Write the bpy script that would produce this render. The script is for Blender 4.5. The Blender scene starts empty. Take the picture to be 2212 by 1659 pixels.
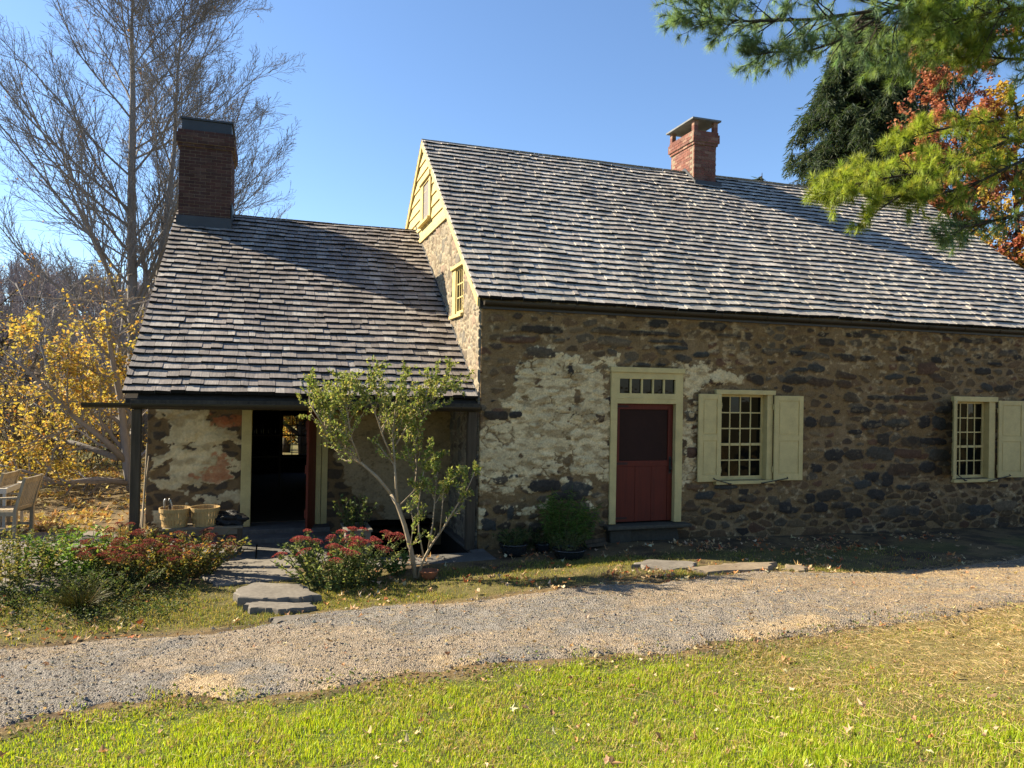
import bpy, math, random
import numpy as np
from mathutils import Vector, Matrix
R = math.radians
random.seed(7)
RNG = np.random.default_rng(11)
scene = bpy.context.scene
COL = bpy.data.collections.new('place'); scene.collection.children.link(COL)

# ------------------------------------------------------------------ camera
YAW, PITCH, ROLL, FPX = R(17.95), R(0.42), R(1.053), 1600.0
CAM = np.array([-3.127, -11.256, 2.535])
Fv = np.array([math.sin(YAW)*math.cos(PITCH), math.cos(YAW)*math.cos(PITCH), math.sin(PITCH)])
R0 = np.array([math.cos(YAW), -math.sin(YAW), 0.0]); U0 = np.cross(R0, Fv)
Uv = math.cos(ROLL)*U0 - math.sin(ROLL)*R0
Rv = math.cos(ROLL)*R0 + math.sin(ROLL)*U0
cd = bpy.data.cameras.new('camera'); cam = bpy.data.objects.new('camera', cd); COL.objects.link(cam)
cd.sensor_width = 36.0; cd.lens = FPX/2212*36.0; cd.clip_start = 0.05; cd.clip_end = 3000
M = Matrix.Identity(4)
for i in range(3):
    M[i][0] = Rv[i]; M[i][1] = Uv[i]; M[i][2] = -Fv[i]; M[i][3] = CAM[i]
cam.matrix_world = M
scene.camera = cam
def ray(x, y):
    return Fv + Rv*((x-1106)/FPX) - Uv*((y-829.5)/FPX)
def at(x, y, axis, val):                 # where the sight line of a photo point meets a plane
    d = ray(x, y); t = (val-CAM[axis])/d[axis]
    return CAM + d*t
def atd(x, y, depth):                    # the point at a given distance along the view axis
    return CAM + ray(x, y)*depth

# ------------------------------------------------------------------ light
LD = np.array([0.709, -0.42, -0.567]); LD /= np.linalg.norm(LD)
sd = bpy.data.lights.new('sun', 'SUN'); sun = bpy.data.objects.new('sun', sd); COL.objects.link(sun)
sd.energy = 5.0; sd.angle = R(0.5); sd.color = (1.0, 0.88, 0.67)
sun.rotation_euler = Vector(LD).to_track_quat('-Z', 'Y').to_euler()
w = bpy.data.worlds.new('World'); scene.world = w; w.use_nodes = True
nt = w.node_tree; bg = nt.nodes['Background']
sky = nt.nodes.new('ShaderNodeTexSky'); sky.sky_type = 'NISHITA'; sky.sun_disc = False
sky.sun_elevation = math.asin(-LD[2]); sky.sun_rotation = math.atan2(-LD[0], -LD[1])
sky.altitude = 100; sky.air_density = 1.0; sky.dust_density = 0.25; sky.ozone_density = 5.0
nt.links.new(sky.outputs[0], bg.inputs[0]); bg.inputs[1].default_value = 0.066
scene.view_settings.view_transform = 'Standard'; scene.view_settings.look = 'None'
scene.view_settings.exposure = 1.78; scene.view_settings.gamma = 1.0
scene.cycles.use_denoising = True
scene.cycles.max_bounces = 8; scene.cycles.transparent_max_bounces = 12
scene.cycles.caustics_reflective = False; scene.cycles.caustics_refractive = False
scene.cycles.sample_clamp_indirect = 6.0

# ------------------------------------------------------------------ materials
class NT:
    def __init__(s, name):
        s.m = bpy.data.materials.new(name); s.m.use_nodes = True
        s.t = s.m.node_tree; s.t.nodes.clear()
        s.out = s.n('ShaderNodeOutputMaterial')
    def n(s, typ, **kw):
        nd = s.t.nodes.new(typ)
        for k, v in kw.items():
            if k.startswith('i_'):
                key = k[2:]
                nd.inputs[int(key) if key.isdigit() else key].default_value = v
            else: setattr(nd, k, v)
        return nd
    def l(s, a, b): s.t.links.new(a, b)
    def noise(s, vec, scale, detail=4, rough=0.6):
        nd = s.n('ShaderNodeTexNoise'); nd.inputs['Scale'].default_value = scale
        nd.inputs['Detail'].default_value = detail; nd.inputs['Roughness'].default_value = rough
        if vec is not None: s.l(vec, nd.inputs['Vector'])
        return nd.outputs[0]
    def mapped(s, scale=(1,1,1), src='Object'):
        tc = s.n('ShaderNodeTexCoord'); mp = s.n('ShaderNodeMapping'); mp.inputs['Scale'].default_value = scale
        s.l(tc.outputs[src], mp.inputs['Vector']); return mp.outputs[0]
    def ramp(s, fac, stops):
        r = s.n('ShaderNodeValToRGB'); e = r.color_ramp.elements
        while len(e) < len(stops): e.new(0.5)
        for k, (p, c) in enumerate(stops):
            e[k].position = p; e[k].color = (c, c, c, 1) if isinstance(c, (int, float)) else (*c, 1)
        s.l(fac, r.inputs[0]); return r.outputs[0]
    def mul(s, a, b, fac=1.0, mode='MULTIPLY'):
        m = s.n('ShaderNodeMix', data_type='RGBA', blend_type=mode); m.inputs[0].default_value = fac
        for v, k in ((a, 6), (b, 7)):
            if hasattr(v, 'is_linked'): s.l(v, m.inputs[k])
            else: m.inputs[k].default_value = (*v, 1)
        return m.outputs[2]
    def mixf(s, fac, a, b):
        m = s.n('ShaderNodeMix', data_type='RGBA'); s.l(fac, m.inputs[0])
        for v, k in ((a, 6), (b, 7)):
            if hasattr(v, 'is_linked'): s.l(v, m.inputs[k])
            else: m.inputs[k].default_value = (*v, 1)
        return m.outputs[2]
    def bump(s, h, strength=0.5, dist=0.01):
        b = s.n('ShaderNodeBump'); b.inputs['Strength'].default_value = strength; b.inputs['Distance'].default_value = dist
        s.l(h, b.inputs['Height']); return b.outputs[0]
    def bsdf(s, col, rough=0.8, normal=None, spec=0.3, metal=0.0):
        p = s.n('ShaderNodeBsdfPrincipled'); p.inputs['Roughness'].default_value = rough
        p.inputs['Specular IOR Level'].default_value = spec; p.inputs['Metallic'].default_value = metal
        if hasattr(col, 'is_linked'): s.l(col, p.inputs['Base Color'])
        else: p.inputs['Base Color'].default_value = (*col, 1)
        if normal is not None: s.l(normal, p.inputs['Normal'])
        return p
    def done(s, sh): s.l(sh.outputs[0] if hasattr(sh, 'outputs') else sh, s.out.inputs[0]); return s.m

def m_plain(name, col, rough=0.7, spec=0.3, var=0.25, scale=6, bump=0.15, bd=0.003, metal=0.0):
    t = NT(name); v = t.mapped()
    n1 = t.noise(v, scale, 5); n2 = t.noise(v, scale*9, 3)
    c = t.mul(col, t.ramp(n1, [(0.3, 1-var), (0.7, 1.0)]))
    c = t.mul(c, t.ramp(n2, [(0.3, 1-var*0.6), (0.7, 1.0)]))
    return t.done(t.bsdf(c, rough, t.bump(n2, bump, bd), spec, metal))
def m_wood(name, col, axis='z', rough=0.75, var=0.4, island=0.0):
    t = NT(name); sc = {'x': (1.5, 30, 30), 'y': (30, 1.5, 30), 'z': (30, 30, 1.5)}[axis]
    v = t.mapped(sc); n1 = t.noise(v, 1.0, 5); n2 = t.noise(t.mapped(), 2.5, 3)
    c = t.mul(col, t.ramp(n1, [(0.3, 1-var), (0.65, 1.0)])); c = t.mul(c, t.ramp(n2, [(0.3, 1-var*0.6), (0.7, 1.0)]))
    if island:
        g = t.n('ShaderNodeNewGeometry'); c = t.mul(c, t.ramp(g.outputs['Random Per Island'], [(0, 1-island), (1, 1.0)]))
    return t.done(t.bsdf(c, rough, t.bump(n1, 0.35, 0.004), 0.25))
def m_col(name, rough=0.9, scale=40, var=0.35, bump=0.4, bd=0.006, spec=0.15):   # colour from the mesh's own albedo attribute
    t = NT(name); a = t.n('ShaderNodeAttribute', attribute_name='Col'); v = t.mapped()
    n1 = t.noise(v, scale, 6, 0.65); n2 = t.noise(v, scale*0.23, 4)
    c = t.mul(a.outputs['Color'], t.ramp(n1, [(0.3, 1-var), (0.68, 1.08)])); c = t.mul(c, t.ramp(n2, [(0.3, 1-var*0.6), (0.7, 1.05)]))
    return t.done(t.bsdf(c, rough, t.bump(n1, bump, bd), spec))
def m_leaf(name, trans=0.45, rough=0.6, spec=0.2, tint=(1.0, 1.0, 0.7)):
    t = NT(name); a = t.n('ShaderNodeAttribute', attribute_name='Col')
    p = t.bsdf(a.outputs['Color'], rough, None, spec)
    tr = t.n('ShaderNodeBsdfTranslucent'); t.l(t.mul(a.outputs['Color'], tint), tr.inputs[0])
    mx = t.n('ShaderNodeMixShader'); mx.inputs[0].default_value = trans
    t.l(p.outputs[0], mx.inputs[1]); t.l(tr.outputs[0], mx.inputs[2])
    return t.done(mx)
def m_shingle(name, cols):
    t = NT(name); g = t.n('ShaderNodeNewGeometry'); v = t.mapped((60, 3, 3)); v2 = t.mapped()
    grain = t.noise(v, 1.0, 6, 0.7); big = t.noise(t.mapped((1.6, 0.22, 0.22)), 1.1, 5); mid = t.noise(v2, 14, 4)
    c = t.ramp(g.outputs['Random Per Island'], cols)
    c = t.mul(c, t.ramp(grain, [(0.3, 0.55), (0.62, 1.1)]))
    c = t.mul(c, t.ramp(big, [(0.36, 0.70), (0.64, 1.12)])); c = t.mul(c, t.ramp(mid, [(0.3, 0.82), (0.7, 1.06)]))
    return t.done(t.bsdf(c, 0.55, t.bump(grain, 0.6, 0.008), 0.5))
def m_brick(name, stops):
    t = NT(name); g = t.n('ShaderNodeNewGeometry'); v = t.mapped(); n1 = t.noise(v, 60, 5); n2 = t.noise(v, 3, 4)
    c = t.ramp(g.outputs['Random Per Island'], stops)
    c = t.mul(c, t.ramp(n1, [(0.3, 0.7), (0.7, 1.08)])); c = t.mul(c, t.ramp(n2, [(0.35, 0.72), (0.65, 1.05)]))
    return t.done(t.bsdf(c, 0.9, t.bump(n1, 0.5, 0.004), 0.15))
def m_glass(name, see):
    t = NT(name)
    p = t.bsdf((0.003, 0.003, 0.003), 0.03, None, 0.17)
    v = t.mapped(); t.l(t.bump(t.noise(v, 5, 2), 0.06, 0.02), p.inputs['Normal'])
    if not see: return t.done(p)
    tr = t.n('ShaderNodeBsdfTransparent'); tr.inputs[0].default_value = (0.9, 0.92, 0.9, 1)
    gl = t.n('ShaderNodeBsdfGlossy'); gl.inputs['Roughness'].default_value = 0.05
    fr = t.n('ShaderNodeFresnel'); mx = t.n('ShaderNodeMixShader')
    t.l(fr.outputs[0], mx.inputs[0]); t.l(tr.outputs[0], mx.inputs[1]); t.l(gl.outputs[0], mx.inputs[2])
    return t.done(mx)
def m_bark(name, c0, c1):
    t = NT(name); v = t.mapped((9, 9, 2.2)); n1 = t.noise(v, 1.6, 6, 0.7)
    return t.done(t.bsdf(t.mixf(n1, c0, c1), 0.95, t.bump(n1, 0.7, 0.02), 0.1))

MAT = dict(
 cream=m_plain('cream_paint', (0.56, 0.44, 0.185), 0.55, 0.3, 0.22, 5, 0.15),
 red=m_wood('red_paint', (0.11, 0.015, 0.005), 'z', 0.6, 0.25),
 screen=m_plain('door_screen', (0.028, 0.011, 0.007), 0.8, 0.2, 0.2),
 black=m_plain('black_iron', (0.012, 0.012, 0.012), 0.5, 0.4, 0.2),
 gutter=m_plain('dark_gutter', (0.028, 0.021, 0.013), 0.45, 0.4, 0.25, 3),
 beam=m_wood('weathered_beam', (0.088, 0.066, 0.042), 'z', 0.85, 0.5),
 lead=m_plain('lead_flashing', (0.035, 0.04, 0.05), 0.5, 0.4, 0.3),
 mortar=m_plain('mortar', (0.26, 0.21, 0.155), 0.95, 0.1, 0.3, 12, 0.4),
 brick=m_brick('chimney_brick', [(0, (0.14, 0.062, 0.05)), (0.35, (0.21, 0.088, 0.066)), (0.7, (0.17, 0.085, 0.07)), (1, (0.29, 0.18, 0.13))]),
 brick_old=m_brick('sooty_brick', [(0, (0.055, 0.032, 0.03)), (0.4, (0.085, 0.042, 0.036)), (0.75, (0.072, 0.042, 0.038)), (1, (0.11, 0.066, 0.054))]),
 shingle=m_shingle('cedar_shingle', [(0, (0.32, 0.29, 0.245)), (0.3, (0.46, 0.42, 0.355)), (0.65, (0.40, 0.345, 0.29)), (1, (0.53, 0.48, 0.41))]),
 shingle_old=m_shingle('old_cedar_shingle', [(0, (0.16, 0.135, 0.112)), (0.3, (0.27, 0.235, 0.20)), (0.65, (0.21, 0.175, 0.15)), (1, (0.40, 0.36, 0.31))]),
 end_grain_shade=m_plain('shaded_end_grain', (0.022, 0.021, 0.020), 0.95, 0.1, 0.4, 20),  # end grain painted near-black to hold the shade under each course
 underlay=m_plain('roof_boards', (0.05, 0.042, 0.035), 0.9, 0.1, 0.3),
 stone=m_col('rubble_stone', 0.92, 38, 0.42, 0.55, 0.010),
 plaster=m_col('old_plaster', 0.92, 30, 0.25, 0.4, 0.006),
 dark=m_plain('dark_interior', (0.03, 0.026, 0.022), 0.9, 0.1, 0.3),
 greyscreen=m_plain('grey_screen', (0.20, 0.18, 0.17), 0.8, 0.2, 0.15),
 glass=m_glass('window_glass', False), clear=m_glass('clear_glass', True),
 flag=m_col('flagstone', 0.85, 22, 0.3, 0.4, 0.006, 0.25),
 leaf=m_leaf('leaf', 0.45), gleaf=m_leaf('grass_blade', 0.5, 0.5, 0.25, (1.0, 1.0, 0.5)), dry=m_leaf('dry_leaf', 0.25, 0.8, 0.1, (1, 0.85, 0.6)),
 needle=m_leaf('pine_needle', 0.5, 0.55, 0.25, (1.0, 1.0, 0.5)),
 petal=m_leaf('sedum_flower', 0.25, 0.8, 0.1, (1, 0.7, 0.6)),
 bark=m_bark('grey_bark', (0.13, 0.118, 0.11), (0.29, 0.265, 0.245)), bark_dark=m_bark('dark_bark', (0.02, 0.017, 0.014), (0.07, 0.056, 0.045)),
 bark_tan=m_bark('tan_bark', (0.20, 0.155, 0.10), (0.36, 0.29, 0.20)),
 teak=m_wood('weathered_teak', (0.36, 0.29, 0.19), 'z', 0.75, 0.4), bench=m_wood('grey_bench_wood', (0.20, 0.165, 0.115), 'x', 0.8, 0.4),
 splint=m_wood('basket_splint', (0.50, 0.33, 0.13), 'z', 0.7, 0.3, 0.25),
 planter=m_wood('planter_wood', (0.19, 0.165, 0.13), 'z', 0.8, 0.4), pole=m_wood('pale_pole', (0.34, 0.26, 0.16), 'z', 0.7, 0.3),
 white=m_plain('white_paint', (0.42, 0.40, 0.35), 0.5, 0.4, 0.08), glaze=m_plain('dark_glaze', (0.018, 0.02, 0.022), 0.12, 0.6, 0.2),
 soil=m_plain('potting_soil', (0.025, 0.018, 0.012), 0.95, 0.1, 0.4, 30, 0.6), bag=m_plain('black_bag', (0.012, 0.011, 0.011), 0.55, 0.3, 0.3, 5, 0.5, 0.03),
 steel=m_plain('dull_steel', (0.35, 0.34, 0.32), 0.4, 0.5, 0.2, 8, 0.1, 0.003, 0.8), bulb=m_glass('bulb_glass', True),
 terracotta=m_plain('terracotta', (0.30, 0.12, 0.06), 0.9, 0.15, 0.3, 10),
 floor=m_wood('floor_boards', (0.10, 0.075, 0.05), 'x', 0.7, 0.4),
)

# ------------------------------------------------------------------ object helpers
def tag(o, label=None, cat=None, group=None, kind=None):
    if label: o['label'] = label
    if cat: o['category'] = cat
    if group: o['group'] = group
    if kind: o['kind'] = kind
    return o
def thing(name, loc, label, cat, group=None):
    o = bpy.data.objects.new(name, None); COL.objects.link(o); o.location = tuple(float(v) for v in loc); o.empty_display_size = 0.2
    return tag(o, label, cat, group)
def origin(o):
    p = np.zeros(3)
    while o is not None:
        p = p + np.array(o.location); o = o.parent
    return p
def mesh(name, V, F, mat, parent=None, col=None, smooth=False, base=None):
    """V (n,3) world coordinates, F (m,k) faces or a list of those; one mesh object."""
    V = np.asarray(V, dtype=np.float32)
    off = origin(parent) if parent is not None else (np.zeros(3) if base is None else np.asarray(base, float))
    me = bpy.data.meshes.new(name)
    Fs = F if isinstance(F, list) else [F]
    Fs = [np.asarray(f, dtype=np.int32) for f in Fs if len(f)]
    nl = sum(f.size for f in Fs); npoly = sum(len(f) for f in Fs)
    me.vertices.add(len(V)); me.vertices.foreach_set('co', (V-off.astype(np.float32)).ravel())
    me.loops.add(nl); me.loops.foreach_set('vertex_index', np.concatenate([f.ravel() for f in Fs]))
    me.polygons.add(npoly)
    tot = np.concatenate([np.full(len(f), f.shape[1], np.int32) for f in Fs])
    st = np.concatenate([[0], np.cumsum(tot)[:-1]]).astype(np.int32)
    me.polygons.foreach_set('loop_start', st)
    me.polygons.foreach_set('use_smooth', np.full(npoly, bool(smooth)))
    me.update(calc_edges=True); me.validate()
    if col is not None:
        c = np.ones((len(V), 4), np.float32); c[:, :3] = col
        a = me.attributes.new('Col', 'FLOAT_COLOR', 'POINT'); a.data.foreach_set('color', c.ravel())
    me.materials.append(mat)
    o = bpy.data.objects.new(name, me); COL.objects.link(o)
    if parent is not None: o.parent = parent
    else: o.location = tuple(float(v) for v in off)
    return o
class MB:
    def __init__(s): s.V = []; s.F = {3: [], 4: []}; s.N = []; s.n = 0
    def add(s, V, F):
        V = np.asarray(V, float); s.V.append(V)
        for f in F:
            if len(f) in s.F: s.F[len(f)].append([i+s.n for i in f])
            else: s.N.append([i+s.n for i in f])
        s.n += len(V)
    def box(s, x0, x1, y0, y1, z0, z1, jit=0.0):
        P = np.array([(x, y, z) for z in (z0, z1) for y in (y0, y1) for x in (x0, x1)], float)
        if jit: P = P+RNG.uniform(-jit, jit, P.shape)
        s.add(P, [(0, 2, 3, 1), (4, 5, 7, 6), (0, 1, 5, 4), (2, 6, 7, 3), (0, 4, 6, 2), (1, 3, 7, 5)])
    def obox(s, c, ax, ay, az):          # box from centre and three half-axes
        c = np.asarray(c, float); ax, ay, az = (np.asarray(a, float) for a in (ax, ay, az))
        P = [c+i*ax+j*ay+k*az for k in (-1, 1) for j in (-1, 1) for i in (-1, 1)]
        s.add(P, [(0, 2, 3, 1), (4, 5, 7, 6), (0, 1, 5, 4), (2, 6, 7, 3), (0, 4, 6, 2), (1, 3, 7, 5)])
    def bar(s, p, q, w, h, up=(0, 0, 1)):
        p, q = np.asarray(p, float), np.asarray(q, float); d = q-p; L = np.linalg.norm(d); d = d/L
        u = np.cross(d, up); u = u/np.linalg.norm(u); v = np.cross(u, d)
        s.obox((p+q)/2, d*L/2, u*w/2, v*h/2)
    def tube(s, pts, rad, n=8, cap=True):
        pts = np.asarray(pts, float); rad = np.broadcast_to(rad, (len(pts),)); V = []
        t0 = pts[1]-pts[0]; ref = np.array([0, 0, 1.0]) if abs(t0[2]) < 0.9*np.linalg.norm(t0) else np.array([1.0, 0, 0])
        for i in range(len(pts)):
            t = pts[min(i+1, len(pts)-1)]-pts[max(i-1, 0)]; t = t/np.linalg.norm(t)
            u = np.cross(t, ref); u /= np.linalg.norm(u); v = np.cross(t, u)
            for k in range(n):
                a = 2*math.pi*k/n; V.append(pts[i]+rad[i]*(math.cos(a)*u+math.sin(a)*v))
        F = [(i*n+k, i*n+(k+1) % n, (i+1)*n+(k+1) % n, (i+1)*n+k) for i in range(len(pts)-1) for k in range(n)]
        if cap: F += [tuple(range(n-1, -1, -1)), tuple(range((len(pts)-1)*n, len(pts)*n))]
        s.add(V, F)
    def lathe(s, c, prof, n=24, cap=True):   # prof: list of (r, z)
        V = [(c[0]+r*math.cos(2*math.pi*k/n), c[1]+r*math.sin(2*math.pi*k/n), c[2]+z) for r, z in prof for k in range(n)]
        F = [(i*n+k, i*n+(k+1) % n, (i+1)*n+(k+1) % n, (i+1)*n+k) for i in range(len(prof)-1) for k in range(n)]
        if cap: F += [tuple(range(n-1, -1, -1)), tuple(range((len(prof)-1)*n, len(prof)*n))]
        s.add(V, F)
    def prism(s, poly, z0, z1):
        n = len(poly); V = [(*p, z0) for p in poly]+[(*p, z1) for p in poly]
        F = [tuple(range(n-1, -1, -1)), tuple(range(n, 2*n))]+[(k, (k+1) % n, n+(k+1) % n, n+k) for k in range(n)]
        s.add(V, F)
    def map(s, fn): s.V = [fn(v) for v in s.V]; return s
    def build(s, name, mat, parent=None, col=None, smooth=False, base=None, bevel=0.0):
        Fs = [np.array(f) for f in s.F.values() if f]
        by = {}
        for f in s.N: by.setdefault(len(f), []).append(f)
        Fs += [np.array(f) for f in by.values()]
        o = mesh(name, np.concatenate(s.V), Fs, mat, parent, col, smooth, base)
        if bevel:
            b = o.modifiers.new('bevel', 'BEVEL'); b.width = bevel; b.segments = 2; b.limit_method = 'ANGLE'; b.angle_limit = R(40)
        return o
def copy_tree(o, parent=None):
    c = o.copy(); COL.objects.link(c)
    if parent is not None: c.parent = parent
    for ch in list(o.children): copy_tree(ch, c)
    return c
def ss(x, a, b):
    t = np.clip((x-a)/(b-a), 0, 1); return t*t*(3-2*t)
def vnoise(x, y, seed=0):
    g = np.random.default_rng(seed+1000).random((256, 256)).astype(np.float32)
    xi = np.floor(x).astype(int); yi = np.floor(y).astype(int); fx = x-xi; fy = y-yi
    fx = fx*fx*(3-2*fx); fy = fy*fy*(3-2*fy); a = xi & 255; b = (xi+1) & 255; c = yi & 255; d = (yi+1) & 255
    return (g[a, c]*(1-fx)+g[b, c]*fx)*(1-fy)+(g[a, d]*(1-fx)+g[b, d]*fx)*fy
def fbm(x, y, seed=0, oct=4):
    s = 0; a = 0.5; t = 0
    for k in range(oct):
        s = s+a*vnoise(x*2**k+17.3*k, y*2**k+9.1*k, seed+k); t += a; a *= 0.5
    return s/t
def unit(v): return v/np.maximum(np.linalg.norm(v, axis=-1, keepdims=True), 1e-9)
def frames(d):                            # two unit vectors square to each direction
    ref = np.where(np.abs(d[:, 2:3]) < 0.9, np.array([[0, 0, 1.0]]), np.array([[1.0, 0, 0]]))
    u = unit(np.cross(d, ref)); return u, np.cross(d, u)
def seg_geo(P0, P1, R0_, R1_, n=3):
    d = unit(P1-P0); u, v = frames(d); N = len(P0); a = np.arange(n)*2*math.pi/n
    ring = np.cos(a)[None, :, None]*u[:, None]+np.sin(a)[None, :, None]*v[:, None]
    V = np.concatenate([P0[:, None]+ring*R0_[:, None, None], P1[:, None]+ring*R1_[:, None, None]], 1).reshape(-1, 3)
    k = np.arange(n); q = np.stack([k, (k+1) % n, n+(k+1) % n, n+k], 1)
    F = (np.arange(N)[:, None, None]*2*n+q[None]).reshape(-1, 4)
    return V, F
def leaf_geo(C, D, S, asp=0.5, fold=0.25, N=None):
    """diamond leaves: C base points, D tip directions, S lengths"""
    D = unit(D)
    if N is None: N = RNG.normal(size=C.shape)
    u = unit(np.cross(D, N)); n = np.cross(u, D)
    S = S[:, None]; mid = C+D*S*0.45
    V = np.stack([C, mid+u*S*asp/2+n*S*fold*asp, C+D*S, mid-u*S*asp/2+n*S*fold*asp], 1).reshape(-1, 3)
    i = np.arange(len(C))[:, None]*4
    F = np.concatenate([i+np.array([[0, 1, 2]]), i+np.array([[0, 2, 3]])], 0)
    return V, F
def pick(cols, n, jit=0.15):
    c = np.array(cols)[RNG.integers(0, len(cols), n)]
    return c*RNG.uniform(1-jit, 1+jit, (n, 1))*RNG.uniform(1-jit*0.4, 1+jit*0.4, (n, 3))
# ------------------------------------------------------------------ terrain
gx0, gx1, gy0, gy1, gs = -40.0, 40.0, -24.0, 40.0, 0.1
_xs = np.arange(gx0, gx1+gs/2, gs); _ys = np.arange(gy0, gy1+gs/2, gs)
_rows = [   # Y, then (X, height) pairs
 (-24, [(-20, 1.3), (0, 1.9), (20, 2.2)]),
 (-11.3, [(-8, 0.80), (-3, 0.93), (1, 1.05), (6, 1.2)]),
 (-8.2, [(-8, 0.25), (-3, 0.42), (0, 0.55), (4, 0.72), (9, 0.8)]),
 (-6.6, [(-8, -0.16), (-4, -0.02), (0, 0.22), (3, 0.38), (7, 0.5)]),
 (-5.0, [(-8, -0.24), (-4, -0.12), (-1, 0.08), (2, 0.24), (5, 0.24), (9, 0.26)]),
 (-3.0, [(-8, -0.14), (-4, -0.06), (-1.5, 0.06), (0, 0.20), (2.5, 0.24), (4, 0.11), (5.5, -0.03), (12, -0.05)]),
 (-1.3, [(-8, -0.05), (-2, 0.0), (0, 0.03), (3, 0.06), (6, -0.04), (12, -0.07)]),
 (0.0, [(-8, -0.04), (0, 0.0), (3, 0.05), (6, -0.04), (12, -0.09)]),
 (8, [(-8, -0.05), (12, -0.05)]), (25, [(-30, -0.2), (20, 0.3)]), (40, [(-40, -0.3), (20, 0.8)])]
_prof = np.array([np.interp(_xs, *zip(*r[1])) for r in _rows])
_Z = np.array([np.interp(_ys, [r[0] for r in _rows], _prof[:, i]) for i in range(len(_xs))])     # [ix, iy]
def _blur(a, k):
    ker = np.ones(k)/k
    for ax in (0, 1):
        pad = [(k//2, k//2) if i == ax else (0, 0) for i in (0, 1)]
        a = np.apply_along_axis(lambda v: np.convolve(v, ker, 'valid'), ax, np.pad(a, pad, 'edge'))
    return a
_Z = _blur(_blur(_Z, 9), 9)
def H(x, y):
    fx = np.clip((np.asarray(x, float)-gx0)/gs, 0, len(_xs)-1.001); fy = np.clip((np.asarray(y, float)-gy0)/gs, 0, len(_ys)-1.001)
    i = fx.astype(int); j = fy.astype(int); a = fx-i; b = fy-j
    return (_Z[i, j]*(1-a)+_Z[i+1, j]*a)*(1-b)+(_Z[i, j+1]*(1-a)+_Z[i+1, j+1]*a)*b
def G(px, py, dz=0.0):                    # where the sight line of a photo point meets the ground
    d = ray(px, py); t0 = 1.5; t = t0
    while t < 200:
        p = CAM+d*t
        if p[2] < H(p[0], p[1])+dz: break
        t0 = t; t += 0.1
    for _ in range(30):
        m = (t0+t)/2; p = CAM+d*m
        if p[2] < H(p[0], p[1])+dz: t = m
        else: t0 = m
    return CAM+d*t
FAR = np.array([G(*p) for p in [(0, 1402), (160, 1387), (400, 1366), (560, 1350), (680, 1328), (800, 1316), (900, 1306), (1000, 1300), (1100, 1285), (1300, 1264), (1500, 1246), (1650, 1238), (1780, 1240)]])
NEAR = np.array([G(*p) for p in [(0, 1585), (100, 1560), (250, 1532), (400, 1512), (560, 1506), (690, 1492), (850, 1478), (1000, 1452), (1200, 1432), (1400, 1424), (1600, 1400), (1750, 1380), (1900, 1352), (2050, 1335), (2212, 1312)]])
def far_y(x): return np.interp(x, np.r_[-40, FAR[:, 0], 9, 40], np.r_[FAR[0, 1]-3.0, FAR[:, 1], -2.2, -1.0])
def near_y(x): return np.interp(x, np.r_[-40, NEAR[:, 0], 40], np.r_[NEAR[0, 1]-3.0, NEAR[:, 1], NEAR[-1, 1]+1.5])
print('drive', FAR[0], FAR[-1], NEAR[0], NEAR[-1])

# ground: one sheet, finer near the camera, with a hole for the cellar steps
PIT = (-1.78, -0.16, -0.22, 1.9)
def axis_pts(a, b, dense, coarse, fix=()):
    p = np.r_[np.arange(a[0], a[1], coarse[0]), np.arange(a[1], b[0], dense), np.arange(b[0], b[1]+0.1, coarse[1])]
    return np.unique(np.round(np.r_[p, fix], 4))
X = axis_pts((-900, -12), (13, 900), 0.1, (24, 24), (*PIT[:2],)); Y = axis_pts((-700, -10), (3, 900), 0.1, (23, 23), (*PIT[2:],))
GX, GY = np.meshgrid(X, Y, indexing='ij'); GZ = H(GX, GY)
near = (np.abs(GX) < 13) & (GY > -10) & (GY < 3)
GZ = GZ+np.where(near & ~((GX > -5.2) & (GX < 0.1) & (GY > -1.1)), (fbm(GX*1.3+50, GY*1.3+50, 3)-0.5)*0.05, 0)
GZ = np.where((GX > -5.3) & (GX < 14.3) & (GY > 0.0) & (GY < 12), np.minimum(GZ, -0.03), GZ)
nxg, nyg = len(X), len(Y); idx = np.arange(nxg*nyg).reshape(nxg, nyg)
F = np.stack([idx[:-1, :-1], idx[1:, :-1], idx[1:, 1:], idx[:-1, 1:]], -1).reshape(-1, 4)
cxm = ((X[:-1]+X[1:])/2)[:, None]; cym = ((Y[:-1]+Y[1:])/2)[None]
keep = ~((cxm > PIT[0]) & (cxm < PIT[1]) & (cym > PIT[2]) & (cym < PIT[3])); F = F[keep.ravel()]
n1 = fbm(GX*0.9+30, GY*0.9+30, 5); n2 = fbm(GX*4+60, GY*4+60, 8)
soil = np.array([0.085, 0.058, 0.034]); litter = np.array([0.20, 0.135, 0.065]); turf = np.array([0.075, 0.095, 0.022]); straw = np.array([0.27, 0.20, 0.08])
c = soil+(litter-soil)*ss(n2, 0.35, 0.65)[..., None]
lawn = ss(near_y(GX)-GY, -0.1, 0.35)[..., None]; c = c*(1-lawn)+(turf*(0.8+0.5*n2[..., None]))*lawn
dry = (ss(GX+(GY+7.0)*0.4+(n1-0.5)*4.0, -0.4, 3.6)*ss(near_y(GX)-GY, -0.2, 0.2))[..., None]; c = c*(1-dry*0.7)+straw*dry*0.7
verge = (ss(GY-far_y(GX), -0.05, 0.2)*ss(-0.9-GY, -0.2, 0.4)*ss(n1, 0.35, 0.55))[..., None]; c = c*(1-0.6*verge)+np.array([0.13, 0.125, 0.035])*0.6*verge
back = ss(GY, 5, 9)[..., None]; c = c*(1-back)+np.array([0.20, 0.15, 0.06])*back
field = (ss(GY, 14, 17)*ss(GY, 40, 30))[..., None]*ss(n1, 0.3, 0.6)[..., None]; c = c*(1-field)+np.array([0.17, 0.19, 0.06])*field
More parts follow.
